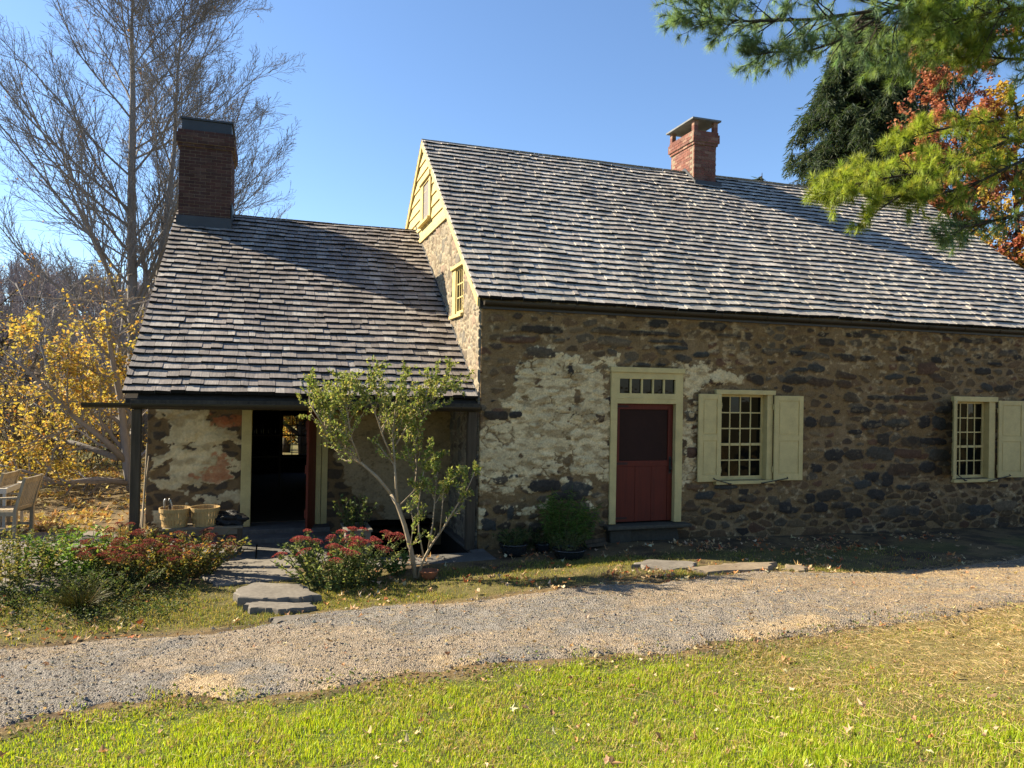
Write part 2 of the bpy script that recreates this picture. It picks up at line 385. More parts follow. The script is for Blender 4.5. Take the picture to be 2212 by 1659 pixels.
ground = mesh('ground', np.stack([GX, GY, GZ], -1).reshape(-1, 3), F, m_col('earth', 0.95, 55, 0.5, 0.8, 0.02), None, c.reshape(-1, 3), True)
tag(ground, kind='structure')
pit = MB(); x0, x1, y0, y1 = PIT
pit.add([(x0, y0, -0.02), (x1, y0, -0.02), (x1, y1, -0.02), (x0, y1, -0.02), (x0, y0, -1.6), (x1, y0, -1.6), (x1, y1+2, -1.6), (x0, y1+2, -1.6), (x1, y1+2, 0.1), (x0, y1+2, 0.1), (x0, y1, 0.1), (x1, y1, 0.1)],
        [(0, 1, 5, 4), (4, 5, 6, 7), (6, 8, 9, 7), (8, 11, 10, 9), (1, 2, 11, 8, 6, 5), (0, 4, 7, 9, 10, 3)])
tag(pit.build('cellar_entry', MAT['dark']), kind='structure')

# gravel drive: a sheet just above the ground
def wob_(x): return (fbm(x*1.7+40, x*0+3, 12)-0.5)*0.35, (fbm(x*2.1+80, x*0+7, 13)-0.5)*0.45
def drive_z(x, y, edge): return H(x, y)+0.035*ss(edge, 0, 0.25)-0.03*(1-ss(edge, 0, 0.12))+(fbm(x*1.3+50, y*1.3+50, 3)-0.5)*0.05+(fbm(x*6+9, y*6+9, 15)-0.5)*0.03+(fbm(x*16+9, y*16+9, 16, 2)-0.5)*0.018
dx = np.r_[np.arange(-40, -12, 1.0), np.arange(-12, 13, 0.06), np.arange(13, 40, 1.0)]; dv = np.linspace(0, 1, 60)
DX = dx[:, None]+0*dv[None]; wob, wob2 = wob_(dx)
ya = far_y(dx)+wob; yb = near_y(dx)+wob2
DY = ya[:, None]*(1-dv)+yb[:, None]*dv
edge = np.minimum(dv, 1-dv)[None]*np.abs(ya-yb)[:, None]
DZ = drive_z(DX, DY, edge)
q1 = fbm(DX*0.8+20, DY*1.6+20, 21); q2 = fbm(DX*5+20, DY*5+20, 22)
gc = np.array([0.19, 0.171, 0.148])*(0.75+0.5*q2[..., None])
br = (ss(q1, 0.45, 0.62)*0.5+ss(DX+DY*0.2, -2.0, 4.0)*0.5)[..., None]; gc = gc*(1-br)+np.array([0.29, 0.215, 0.135])*(0.75+0.5*q2[..., None])*br
def blob(DX, DY, px, py, rx, ry, ang=0):
    p = G(px, py); ca, sa = math.cos(ang), math.sin(ang); a = (DX-p[0])*ca+(DY-p[1])*sa; b = -(DX-p[0])*sa+(DY-p[1])*ca
    return 1-np.sqrt((a/rx)**2+(b/ry)**2)
dirt = np.maximum.reduce([blob(DX, DY, 440, 1488, 0.48, 0.34, 0.1), blob(DX, DY, 860, 1464, 0.7, 0.22, 0.15)*0.55, blob(DX, DY, 1000, 1438, 0.4, 0.15, 0.2)*0.5, blob(DX, DY, 1690, 1365, 0.9, 0.24, 0.2)*0.5])
dm = 0.9*ss(dirt+(q2-0.5)*1.5+(fbm(DX*14+3, DY*14+3, 23)-0.5)*0.5, -0.1, 0.5)[..., None]; gc = gc*(1-dm)+np.array([0.36, 0.265, 0.155])*(0.9+0.2*q2[..., None])*dm
n0, n1_ = DX.shape; idx = np.arange(n0*n1_).reshape(n0, n1_)
F = np.stack([idx[:-1, :-1], idx[:-1, 1:], idx[1:, 1:], idx[1:, :-1]], -1).reshape(-1, 4)
tg = NT('gravel'); ga = tg.n('ShaderNodeAttribute', attribute_name='Col'); gv = tg.mapped()
vo = tg.n('ShaderNodeTexVoronoi'); vo.inputs['Scale'].default_value = 70; tg.l(gv, vo.inputs['Vector'])
gn = tg.noise(gv, 130, 3); cc = tg.mul(ga.outputs['Color'], tg.ramp(vo.outputs['Color'], [(0.1, 0.55), (0.9, 1.25)])); cc = tg.mul(cc, tg.ramp(gn, [(0.3, 0.7), (0.7, 1.1)]))
gm = tg.done(tg.bsdf(cc, 0.92, tg.bump(vo.outputs['Distance'], 0.9, -0.012), 0.15))
tag(mesh('gravel_driveway', np.stack([DX, DY, DZ], -1).reshape(-1, 3), F, gm, None, gc.reshape(-1, 3), True), kind='structure')
def HD(x, y):                             # height of the walked surface: drive or ground
    x = np.asarray(x, float); y = np.asarray(y, float); a, b = wob_(x); e = np.minimum(far_y(x)+a-y, y-near_y(x)-b)
    return np.where(e > 0.0, drive_z(x, y, e), H(x, y)+(fbm(x*1.3+50, y*1.3+50, 3)-0.5)*0.05)
def scatter(n, x0, x1, y0, y1, dens):     # random points kept with probability dens(x, y)
    x = RNG.uniform(x0, x1, n); y = RNG.uniform(y0, y1, n); k = RNG.random(n) < dens(x, y); return x[k], y[k]

# loose stones of the drive
px, py = scatter(230000, -9, 12, -9.2, -1.6, lambda x, y: ((y < far_y(x)+0.08) & (y > near_y(x)-0.1))*np.clip(1.2-np.hypot(x-CAM[0], y-CAM[1])/12, 0.25, 1)*np.where(vnoise(x*2+9, y*2+9, 31) > 0.3, 1, 0.5))
dq = np.maximum.reduce([blob(px, py, 440, 1488, 0.48, 0.34, 0.1), blob(px, py, 860, 1464, 0.7, 0.22, 0.15)*0.55, blob(px, py, 1690, 1365, 0.9, 0.24, 0.2)*0.5])
k = (dq+(vnoise(px*6+5, py*6+5, 33)-0.5)*0.5 < 0.1) | (RNG.random(len(px)) < 0.3); px, py = px[k], py[k]; N = len(px)
s = RNG.gamma(2.4, 0.0019, N)+0.0025; C = np.stack([px, py, HD(px, py)+s*0.3], 1)
o6 = np.array([(1, 0, 0), (-1, 0, 0), (0, 1, 0), (0, -1, 0), (0, 0, 1), (0, 0, -1)], float)
an = RNG.uniform(0, 6.28, N); ca, sa = np.cos(an), np.sin(an)
V = o6[None]*(s[:, None, None]*RNG.uniform(0.6, 1.3, (N, 6, 1))); V[:, :, 2] *= 0.7
V = np.stack([V[:, :, 0]*ca[:, None]-V[:, :, 1]*sa[:, None], V[:, :, 0]*sa[:, None]+V[:, :, 1]*ca[:, None], V[:, :, 2]], -1)+C[:, None]
f8 = np.array([(0, 2, 4), (2, 1, 4), (1, 3, 4), (3, 0, 4)])
F = (np.arange(N)[:, None, None]*6+f8[None]).reshape(-1, 3)
col = np.repeat(pick([(0.195, 0.178, 0.152), (0.15, 0.138, 0.122), (0.26, 0.23, 0.18), (0.21, 0.172, 0.125), (0.175, 0.168, 0.155)], N, 0.25), 6, 0)
tag(mesh('loose_gravel', V.reshape(-1, 3), F, MAT['flag'], None, col), 'loose grey and tan stones lying over the gravel drive', 'gravel', kind='stuff')

# grass blades
def blades(name, x, y, h, wd, lean, cols, label):
    n = len(x); z = HD(x, y)-0.01; a = RNG.uniform(0, 6.28, n); d = np.stack([np.cos(a), np.sin(a), 0*a], 1); u = np.stack([-np.sin(a), np.cos(a), 0*a], 1)
    b = np.stack([x, y, z], 1); h = h[:, None]; l = lean[:, None]; wv = u*wd[:, None]/2; up = np.array([[0, 0, 1.0]])
    m = b+up*h*0.55+d*h*l*0.25; t = b+up*h*np.sqrt(np.clip(1-l*l*0.6, 0.1, 1))+d*h*l*0.9
    V = np.stack([b-wv, b+wv, m+wv*0.8, m-wv*0.8, t], 1).reshape(-1, 3); i = np.arange(n)[:, None]*5
    o = mesh(name, V, [i+np.array([[0, 1, 2, 3]]), i+np.array([[3, 2, 4]])], MAT['gleaf'], None, np.repeat(cols, 5, 0))
    return tag(o, label, 'grass', kind='stuff')
def dryness(x, y): return ss(x+(y+7.0)*0.4+(fbm(x*0.9+30, y*0.9+30, 5)-0.5)*4.0, -0.4, 3.6)
cdist = lambda x, y: np.hypot(x-CAM[0], y-CAM[1])
x, y = scatter(680000, -8.5, 9.5, -9.6, -3.2, lambda x, y: ss(near_y(x)-y+(fbm(x*3+5, y*3+5, 41)-0.5)*0.8, -0.12, 0.22)*np.clip(1.6-cdist(x, y)/10, 0.42, 1)*(1-0.25*dryness(x, y)))
dr = dryness(x, y); n = len(x); hgt = (0.024+0.052*fbm(x*1.7+3, y*1.7+3, 43)*ss(fbm(x*3.1+13, y*3.1+13, 48), 0.2, 0.6))*RNG.uniform(0.6, 1.35, n)*(1-0.35*dr)
fresh = pick([(0.34, 0.43, 0.022), (0.41, 0.48, 0.03), (0.25, 0.35, 0.02), (0.45, 0.46, 0.05)], n, 0.2); straw_c = pick([(0.46, 0.34, 0.13), (0.36, 0.28, 0.10), (0.50, 0.36, 0.16), (0.25, 0.24, 0.06)], n, 0.2)
patch = np.clip(dr*0.92+(fbm(x*2.2+7, y*2.2+7, 44)-0.42)*1.3+0.06, 0.04, 0.92); k = RNG.random(n) < patch
blades('lawn_grass', x, y, hgt, RNG.uniform(0.004, 0.008, n), np.where(k, RNG.uniform(0.4, 1.2, n), RNG.uniform(0.0, 0.7, n)), np.where(k[:, None], straw_c, fresh), 'bright lawn grass in the foreground, turning to straw on the right')
# dry straw lying flat on the lawn's right half and along the drive
x, y = scatter(130000, -8, 9.5, -9.6, -2.3, lambda x, y: np.where(y < near_y(x)+0.15, 0.08+0.75*dryness(x, y), 0.22)*np.where(y > far_y(x)+0.1, 0.0, 1.0))
n = len(x); a = RNG.normal(0.35, 0.7, n); L = RNG.uniform(0.03, 0.11, n); b = np.stack([x, y, HD(x, y)+RNG.uniform(0.012, 0.05, n)*np.where(y < near_y(x), 1, 0.35)], 1)
V, F = seg_geo(b, b+np.stack([np.cos(a)*L, np.sin(a)*L, RNG.normal(0, 0.008, n)], 1), np.full(n, 0.0016), np.full(n, 0.0008), 3)
tag(mesh('dry_straw', V, F, MAT['dry'], None, np.repeat(pick([(0.50, 0.37, 0.17), (0.42, 0.28, 0.12), (0.58, 0.45, 0.24)], n), 6, 0)), 'pale straw strewn over lawn and drive', 'straw', kind='stuff')
# thin grass of the verge between drive and house
x, y = scatter(420000, -8.5, 7.5, -6.2, 0.0, lambda x, y: ss(y-far_y(x)+(fbm(x*3+5, y*3+5, 45)-0.5)*0.5, 0.0, 0.22)*ss(-y, 0.9, 1.6)*(0.15+ss(fbm(x*1.4+15, y*1.4+15, 46), 0.38, 0.6))*np.where((x > -3.9) & (x < -2.4) & (y > -1.8), 0.15, 1)*ss(8.0-x, 0, 3)*np.where((x > 2.2) & (y > -2.7), 0.3, 1))
n = len(x); k = RNG.random(n) < 0.45
blades('verge_grass', x, y, RNG.uniform(0.02, 0.065, n), RNG.uniform(0.004, 0.008, n), RNG.uniform(0.1, 1.1, n), np.where(k[:, None], pick([(0.40, 0.31, 0.10), (0.32, 0.26, 0.08)], n, 0.2), pick([(0.17, 0.20, 0.035), (0.12, 0.16, 0.03), (0.22, 0.23, 0.05)], n, 0.2)), 'thin yellowing grass on the verge between drive and house')
# low broad-leaved weeds along the drive's near edge
x, y = scatter(60000, -8, 8, -9, -3, lambda x, y: ss(0.34-np.abs(near_y(x)-y-0.02), 0, 0.25)*(0.25+ss(fbm(x*2+25, y*2+25, 47), 0.40, 0.6)*ss(4.5-x, 0, 5)))
n = len(x); D = RNG.normal(size=(n, 3)); D[:, 2] = np.abs(D[:, 2])*0.5+0.2
V, F = leaf_geo(np.stack([x, y, HD(x, y)+RNG.uniform(0, 0.03, n)], 1), D, RNG.uniform(0.015, 0.04, n), 0.8, 0.2)
tag(mesh('edge_weeds', V, F, MAT['leaf'], None, np.repeat(pick([(0.10, 0.15, 0.03), (0.16, 0.20, 0.05), (0.27, 0.23, 0.09), (0.33, 0.25, 0.13), (0.24, 0.16, 0.08)], n, 0.2), 4, 0)), 'low broad leaved weeds creeping along the near edge of the drive', 'weeds', kind='stuff')

# fallen leaves: five-pointed, curled
def fallen(name, x, y, s, cols, label, lift=0.01):
    n = len(x); ang = np.linspace(0, 2*math.pi, 11)[:-1]; rr = np.where(np.arange(10) % 2 == 0, 1.0, 0.45)
    P = np.zeros((n, 11, 3)); jit = RNG.uniform(0.45, 1.4, (n, 10)); rr = np.where(np.arange(10) % 2 == 0, 1.0, 0.62)
    P[:, 1:, 0] = np.cos(ang)*rr*jit; P[:, 1:, 1] = np.sin(ang)*rr*jit
    cv = RNG.uniform(0.2, 1.5, n)[:, None]; P[:, :, 2] = cv*P[:, :, 0]**2+RNG.normal(0, 0.12, (n, 11))+0.25*cv*P[:, :, 1]*P[:, :, 0]
    a = RNG.uniform(0, 6.28, n); t = RNG.normal(0, 0.45, n)
    ca, sa, ct, st = np.cos(a)[:, None], np.sin(a)[:, None], np.cos(t)[:, None], np.sin(t)[:, None]
    X_, Y_, Z_ = P[:, :, 0], P[:, :, 1]*ct-P[:, :, 2]*st, P[:, :, 1]*st+P[:, :, 2]*ct
    V = np.stack([X_*ca-Y_*sa, X_*sa+Y_*ca, Z_], -1)*s[:, None, None]
    V[:, :, 2] -= V[:, :, 2].min(1)[:, None]*0.8
    V = V+np.stack([x, y, HD(x, y)+lift], 1)[:, None]
    k = np.arange(10); f = np.stack([0*k, 1+k, 1+(k+1) % 10], 1); F = (np.arange(n)[:, None, None]*11+f[None]).reshape(-1, 3)
    o = mesh(name, V.reshape(-1, 3), F, MAT['dry'], None, np.repeat(cols, 11, 0)); return tag(o, label, 'leaves', kind='stuff')
LC = [(0.46, 0.34, 0.19), (0.36, 0.25, 0.13), (0.55, 0.44, 0.27), (0.28, 0.17, 0.09), (0.40, 0.22, 0.09)]
x, y = scatter(5200, -7.5, 9, -9.3, -2.5, lambda x, y: np.where(y < near_y(x)+0.25, 0.45, 0.20)*(y < far_y(x)))
fallen('fallen_leaves', x, y, 0.012+RNG.gamma(2, 0.0042, len(x)), pick(LC, len(x), 0.3), 'curled brown leaves scattered over the lawn and the drive', 0.022)
x, y = scatter(16000, -8, 9, -6, -0.3, lambda x, y: (y > far_y(x)-0.15)*(0.10+0.9*ss(fbm(x*1.8+3, y*1.8+3, 51), 0.48, 0.62))*np.where(x > 2.2, 0.45, np.where(x > 0, 0.75, 0.45))*np.where((x > -4.2) & (x < -2.3), 0.2, 1))
fallen('leaf_litter', x, y, RNG.uniform(0.018, 0.042, len(x)), pick(LC+[(0.36, 0.12, 0.05)], len(x), 0.25), 'dry leaf litter on the verge along the house front', 0.02)

x, y = scatter(16000, -17, -4.9, 2.6, 16, lambda x, y: (0.15+0.85*ss(fbm(x*0.9+3, y*0.9+3, 52), 0.4, 0.6))*np.where((x > -5.3) & (y < 12), 0, 1))
fallen('yellow_leaf_carpet', x, y, RNG.uniform(0.035, 0.075, len(x)), pick([(0.46, 0.36, 0.10), (0.40, 0.26, 0.10), (0.30, 0.19, 0.09), (0.50, 0.40, 0.14)], len(x), 0.25), 'carpet of fallen yellow leaves beyond the patio', 0.02)
# flagstones and stepping stones
def slab(pts, top, th, name, label, cat, group=None, c0=(0.16, 0.14, 0.115)):
    P = [G(*p, dz=top)[:2] for p in pts]; c = np.mean(P, 0); n = len(P); out = []
    for i in range(n):
        a, b = P[i], P[(i+1) % n]
        for k in range(6):
            t = k/6; out.append(a*(1-t)+b*t+RNG.normal(0, 0.02, 2))
    zt = float(H(*c))+top; m = len(out); out = np.array(out)
    if np.sum(out[:, 0]*np.roll(out[:, 1], -1)-np.roll(out[:, 0], -1)*out[:, 1]) < 0: out = out[::-1]
    rings = [(1.0, -th), (1.01, -th*0.5), (1.0, -0.012), (0.97, 0.0), (0.6, 0.004), (0.25, 0.0)]
    V = []; 
    for s_, dz in rings:
        q = c+(out-c)*s_; V += [(x_, y_, zt+dz+0.012*(float(fbm(np.array(x_*3.+9), np.array(y_*3.+9), 61))-0.5)) for x_, y_ in q]
    F = [(r*m+k, r*m+(k+1) % m, (r+1)*m+(k+1) % m, (r+1)*m+k) for r in range(len(rings)-1) for k in range(m)]
    b = MB(); b.add(V, F+[tuple(range((len(rings)-1)*m, len(rings)*m))])
    VV = np.concatenate(b.V); cc = np.array(c0)*(0.75+0.5*fbm(VV[:, 0]*2+31, VV[:, 1]*2+31, 62))[:, None]
    return tag(b.build(name, MAT['flag'], None, cc, False, (*c, zt-th)), label, cat, group)
g_ = 'flagstones leading to the kitchen door'
slab([(440, 1222), (452, 1206), (640, 1204), (640, 1222), (530, 1226)], 0.045, 0.08, 'flagstone', 'pale flagstone in the sun just below the kitchen door', 'flagstone', g_)
slab([(455, 1228), (640, 1227), (655, 1245), (560, 1255), (470, 1262), (430, 1245)], 0.03, 0.08, 'flagstone', 'broad flagstone half in shade in front of the pale one', 'flagstone', g_)
slab([(506, 1274), (545, 1260), (655, 1258), (690, 1282), (640, 1290), (520, 1292)], 0.10, 0.14, 'stepping_stone', 'thick grey slab forming the step beside the right sedum', 'stepping stone', g_)
slab([(530, 1304), (560, 1299), (672, 1300), (682, 1308), (610, 1316), (545, 1314)], 0.06, 0.12, 'stepping_stone', 'narrow slab lying below the thick grey step', 'stepping stone', g_)
slab([(585, 1336), (612, 1330), (672, 1324), (666, 1334), (600, 1345)], 0.03, 0.08, 'stepping_stone', 'small flat slab at the very edge of the drive', 'stepping stone', g_)
g2 = 'flat stones before the red door'
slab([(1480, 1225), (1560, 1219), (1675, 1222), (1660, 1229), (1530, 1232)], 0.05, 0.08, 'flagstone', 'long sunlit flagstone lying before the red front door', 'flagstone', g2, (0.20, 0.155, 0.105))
slab([(1370, 1222), (1395, 1213), (1500, 1214), (1500, 1221), (1440, 1226)], 0.05, 0.08, 'flagstone', 'shaded flagstone nearest to the red front door', 'flagstone', g2)
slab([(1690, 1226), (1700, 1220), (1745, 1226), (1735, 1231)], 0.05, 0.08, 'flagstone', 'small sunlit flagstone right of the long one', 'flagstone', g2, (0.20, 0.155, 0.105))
# paved porch floor
pv = MB(); xs_ = [-5.1, -4.1, -3.3, -2.55, -1.80]
for a, b in zip(xs_[:-1], xs_[1:]): pv.box(a+0.01, b-0.01, -0.42+RNG.uniform(-0.1, 0.1), 1.88, -0.05, 0.022+RNG.uniform(-0.006, 0.006))
for a, b in ((-1.80, -0.95), (-0.95, 0.1)): pv.box(a+0.01, b-0.01, -0.80+RNG.uniform(-0.06, 0.06), -0.24, -0.05, 0.022)
pv.box(-0.145, 0.09, -0.235, 1.88, -0.05, 0.02)
VV = np.concatenate(pv.V); tag(pv.build('porch_paving', MAT['flag'], None, np.array([0.13, 0.12, 0.105])*RNG.uniform(0.8, 1.1, (len(VV)//8, 1)).repeat(8, 0), bevel=0.008), kind='structure')
pt = MB()
for i in range(7):
    for j in range(3):
        pt.box(-13+i*1.15+0.012, -13+(i+1)*1.15-0.012, -1.0+j*1.3+0.012, -1.0+(j+1)*1.3-0.012, -0.14, 0.01+RNG.uniform(-0.008, 0.008))
VV = np.concatenate(pt.V); tag(pt.build('patio', MAT['flag'], None, np.array([0.15, 0.13, 0.105])*RNG.uniform(0.75, 1.1, (len(VV)//8, 1)).repeat(8, 0), bevel=0.008), kind='structure')
# ------------------------------------------------------------------ stone walls: a relief computed on a fine grid
PAL = np.array([(0.050, 0.042, 0.034), (0.062, 0.048, 0.034), (0.095, 0.060, 0.036), (0.12, 0.068, 0.042), (0.080, 0.068, 0.05), (0.15, 0.11, 0.066), (0.064, 0.060, 0.05), (0.2, 0.15, 0.09)])
PAL_L = np.array([(0.24, 0.185, 0.13), (0.28, 0.235, 0.175), (0.20, 0.15, 0.105), (0.27, 0.19, 0.14), (0.16, 0.145, 0.125), (0.31, 0.26, 0.185), (0.12, 0.095, 0.075)])
def voro(U, Vv, cu, cv, seed, warp=0.35, ragged=3.2):
    u = U/cu+(fbm(U*ragged+5, Vv*ragged+5, seed, 4)-0.5)*warp*2; v = Vv/cv+(fbm(U*ragged+55, Vv*ragged+55, seed+9, 4)-0.5)*warp*2.2
    i = np.floor(u).astype(int); j = np.floor(v).astype(int); g = np.random.default_rng(seed).random((128, 128, 2))
    f1 = np.full(U.shape, 9.0); f2 = f1.copy(); ident = np.zeros(U.shape, int)
    for dj in (-1, 0, 1):
        for di in (-2, -1, 0, 1, 2):
            a, b = (i+di) & 127, (j+dj) & 127
            pu = i+di+g[a, b, 0]*0.9+0.5*((j+dj) & 1); pv = j+dj+g[a, b, 1]*0.75
            d = np.sqrt((u-pu)**2+((v-pv)*1.0)**2); m = d < f1
            f2 = np.where(m, f1, np.minimum(f2, d)); ident = np.where(m, a*128+b, ident); f1 = np.where(m, d, f1)
    return f1, f2-f1, ident
def wall_grid(name, parent, u0, u1, v0, v1, step, holes, field, place, mat, keepfn=None, depth=0.45):
    us = np.unique(np.round(np.r_[np.arange(u0, u1, step), u1, [h for q in holes for h in q[:2]]], 4)); vs = np.unique(np.round(np.r_[np.arange(v0, v1, step), v1, [h for q in holes for h in q[2:]]], 4))
    U, Vv = np.meshgrid(us, vs, indexing='ij'); h, c = field(U, Vv); n, m = U.shape
    edge = np.minimum.reduce([U-u0, u1-U, v1-Vv]); P = place(U, Vv, h)
    idx = np.arange(n*m).reshape(n, m); F = np.stack([idx[:-1, :-1], idx[1:, :-1], idx[1:, 1:], idx[:-1, 1:]], -1)
    cu = ((us[:-1]+us[1:])/2)[:, None]; cv = ((vs[:-1]+vs[1:])/2)[None]; keep = np.ones((n-1, m-1), bool)
    for a, b, c_, d in holes: keep &= ~((cu > a) & (cu < b) & (cv > c_) & (cv < d))
    if keepfn: keep &= keepfn(cu, cv)
    F = F[keep]; V = [P.reshape(-1, 3)]; Cc = [c.reshape(-1, 3)]; Fs = [F]
    # returns into every opening and round the free edge
    e = {}
    for q in (F[:, [0, 1]], F[:, [1, 2]], F[:, [2, 3]], F[:, [3, 0]]):
        for a, b in q: 
            k_ = (b, a)
            if k_ in e: del e[k_]
            else: e[(a, b)] = 1
    ee = np.array(list(e.keys())); off = n*m; bk = place(U, Vv, np.full(U.shape, -depth)).reshape(-1, 3)
    V.append(bk); Cc.append(np.clip(c.reshape(-1, 3), 0.08, 0.35)); Fs.append(np.stack([ee[:, 1], ee[:, 0], ee[:, 0]+off, ee[:, 1]+off], 1))
    return mesh(name, np.concatenate(V), np.concatenate(Fs), mat, parent, np.concatenate(Cc), True)
def lerp3(c, t, m): return c*(1-m[..., None])+np.asarray(t)*m[..., None]

# -------- main house front
ST5 = [(550,62,130,30),(410,125,110,25),(655,132,40,15),(1000,140,105,32),(545,205,85,35),(950,70,95,25),(985,205,30,22),(1250,85,150,20),(1610,40,85,30),(1320,135,110,14),(1355,175,100,18),(1545,215,55,20),(1430,245,45,28),(1275,25,60,30),(1710,100,80,14),(1970,195,60,18),(1085,265,25,15),(1180,278,45,10),(1290,280,30,12),(1870,365,55,30),(1630,380,45,25),(265,595,75,30),(385,590,45,22),(770,580,30,45),(910,610,30,32),(760,1050,95,40),(700,1095,95,25),(800,1165,55,28),(220,1275,50,35),(520,1285,55,25),(350,1205,20,40),(1560,1090,60,25),(1750,1170,60,20),(1480,1170,50,15),(1830,1110,50,25),(2060,1165,45,30),(730,325,20,25),(290,1000,45,25),(1480,830,35,40),(1470,600,35,35),(1690,1040,70,12),(1500,1040,50,16),(370,980,30,18),(560,1030,100,35)]
ST7 = [(495,142,55,25),(165,195,60,18),(320,208,55,17),(455,225,55,20),(620,235,45,25),(745,238,45,17),(345,172,22,12),(960,240,35,17),(1115,305,62,42),(810,100,55,15),(890,180,38,15),(1010,185,45,12),(1175,250,35,20),(1320,200,50,22),(1625,208,55,25),(1465,320,50,25),(455,388,72,28),(600,400,45,25),(910,355,55,18),(1030,380,45,28),(1190,370,40,18),(325,310,52,16),(60,370,45,32),(650,485,50,32),(800,485,55,15),(1015,488,115,17),(865,560,75,25),(500,632,52,35),(390,635,40,33),(1100,635,35,40),(1190,640,45,40),(845,740,40,38),(670,697,42,15),(770,697,18,17),(1155,755,80,22),(665,838,55,32),(1190,840,60,35),(1120,915,50,35),(770,975,48,28),(870,990,35,42),(980,973,38,15),(715,1022,55,28),(1080,1035,50,20),(970,1040,45,14),(800,1085,55,32),(505,1090,75,30),(390,1110,30,30),(575,1150,55,18),(455,1165,45,30),(1030,1185,42,35),(900,1195,70,32),(1450,1180,80,30),(1605,1155,70,30),(1490,420,35,25),(1590,425,55,22),(1360,130,45,18),(1435,135,40,20),(1545,125,40,15),(1240,118,25,15),(630,95,22,15),(685,92,30,20),(1385,265,28,12),(1535,275,45,13),(1220,560,45,22),(930,640,75,25),(620,350,55,22),(300,370,70,30),(700,560,60,22),(830,830,80,40),(960,930,90,35),(1020,760,60,35),(540,840,60,35),(770,650,60,25),(1000,830,80,25),(430,300,50,25),(430,920,35,25),(250,1180,60,22),(660,1200,60,30)]
STN = []
for L_, ox, oy, sc in ((ST5, 1700, 1200, 1.659), (ST7, 2800, 1200, 1.659)):
    for k, (a, b, hw, hh) in enumerate(L_):
        p = at((ox+a/sc)/1.736, (oy+b/sc)/1.736, 1, 0); q = at((ox+(a+hw)/sc)/1.736, (oy+(b+hh)/sc)/1.736, 1, 0)
        STN.append((p[0], p[2], q[0]-p[0], p[2]-q[2], (RNG.choice(8, p=[.30, .24, .1, .06, .12, .04, .14, 0]))))
def polysd(U, Vv, poly):                   # signed distance to an outline, positive inside
    d = np.full(U.shape, 9.0); ins = np.zeros(U.shape, bool); n = len(poly)
    for i in range(n):
        (ax, ay), (bx, by) = poly[i], poly[(i+1) % n]; ex, ey = bx-ax, by-ay
        t = np.clip(((U-ax)*ex+(Vv-ay)*ey)/(ex*ex+ey*ey), 0, 1); d = np.minimum(d, np.hypot(U-ax-ex*t, Vv-ay-ey*t))
        if ay != by: ins ^= ((ay > Vv) != (by > Vv)) & (U < (bx-ax)*(Vv-ay)/(by-ay)+ax)
    return np.where(ins, d, -d)
WASH = [[(-.6, 0.98), (-.6, 1.85), (0, 1.85), (.28, 2.10), (.45, 2.5), (.55, 2.95), (.95, 3.12), (1.6, 3.08), (2.3, 2.98), (2.3, 1.12), (1.75, 1.18), (1.35, 1.22), (.9, .92), (.3, .88)],
        [(.30, .62), (.32, .85), (.72, .88), (.85, .72), (.6, .62)], [(.02, .66), (.02, .78), (.22, .8), (.24, .66)], [(.75, .55), (.75, .7), (1.1, .7), (1.12, .55)], [(1.35, .86), (1.4, 1.02), (1.95, 1.0), (1.9, .86)],
        [(3.58, .95), (3.58, 2.95), (3.80, 2.98), (3.95, 2.75), (3.92, 1.0)], [(3.8, 2.62), (3.8, 2.98), (4.2, 2.95), (4.7, 2.86), (4.75, 2.68)], [(1.7, .6), (1.72, .68), (2.1, .67), (2.1, .6)], [(.06, .40), (.08, .5), (.3, .5), (.3, .4)]]
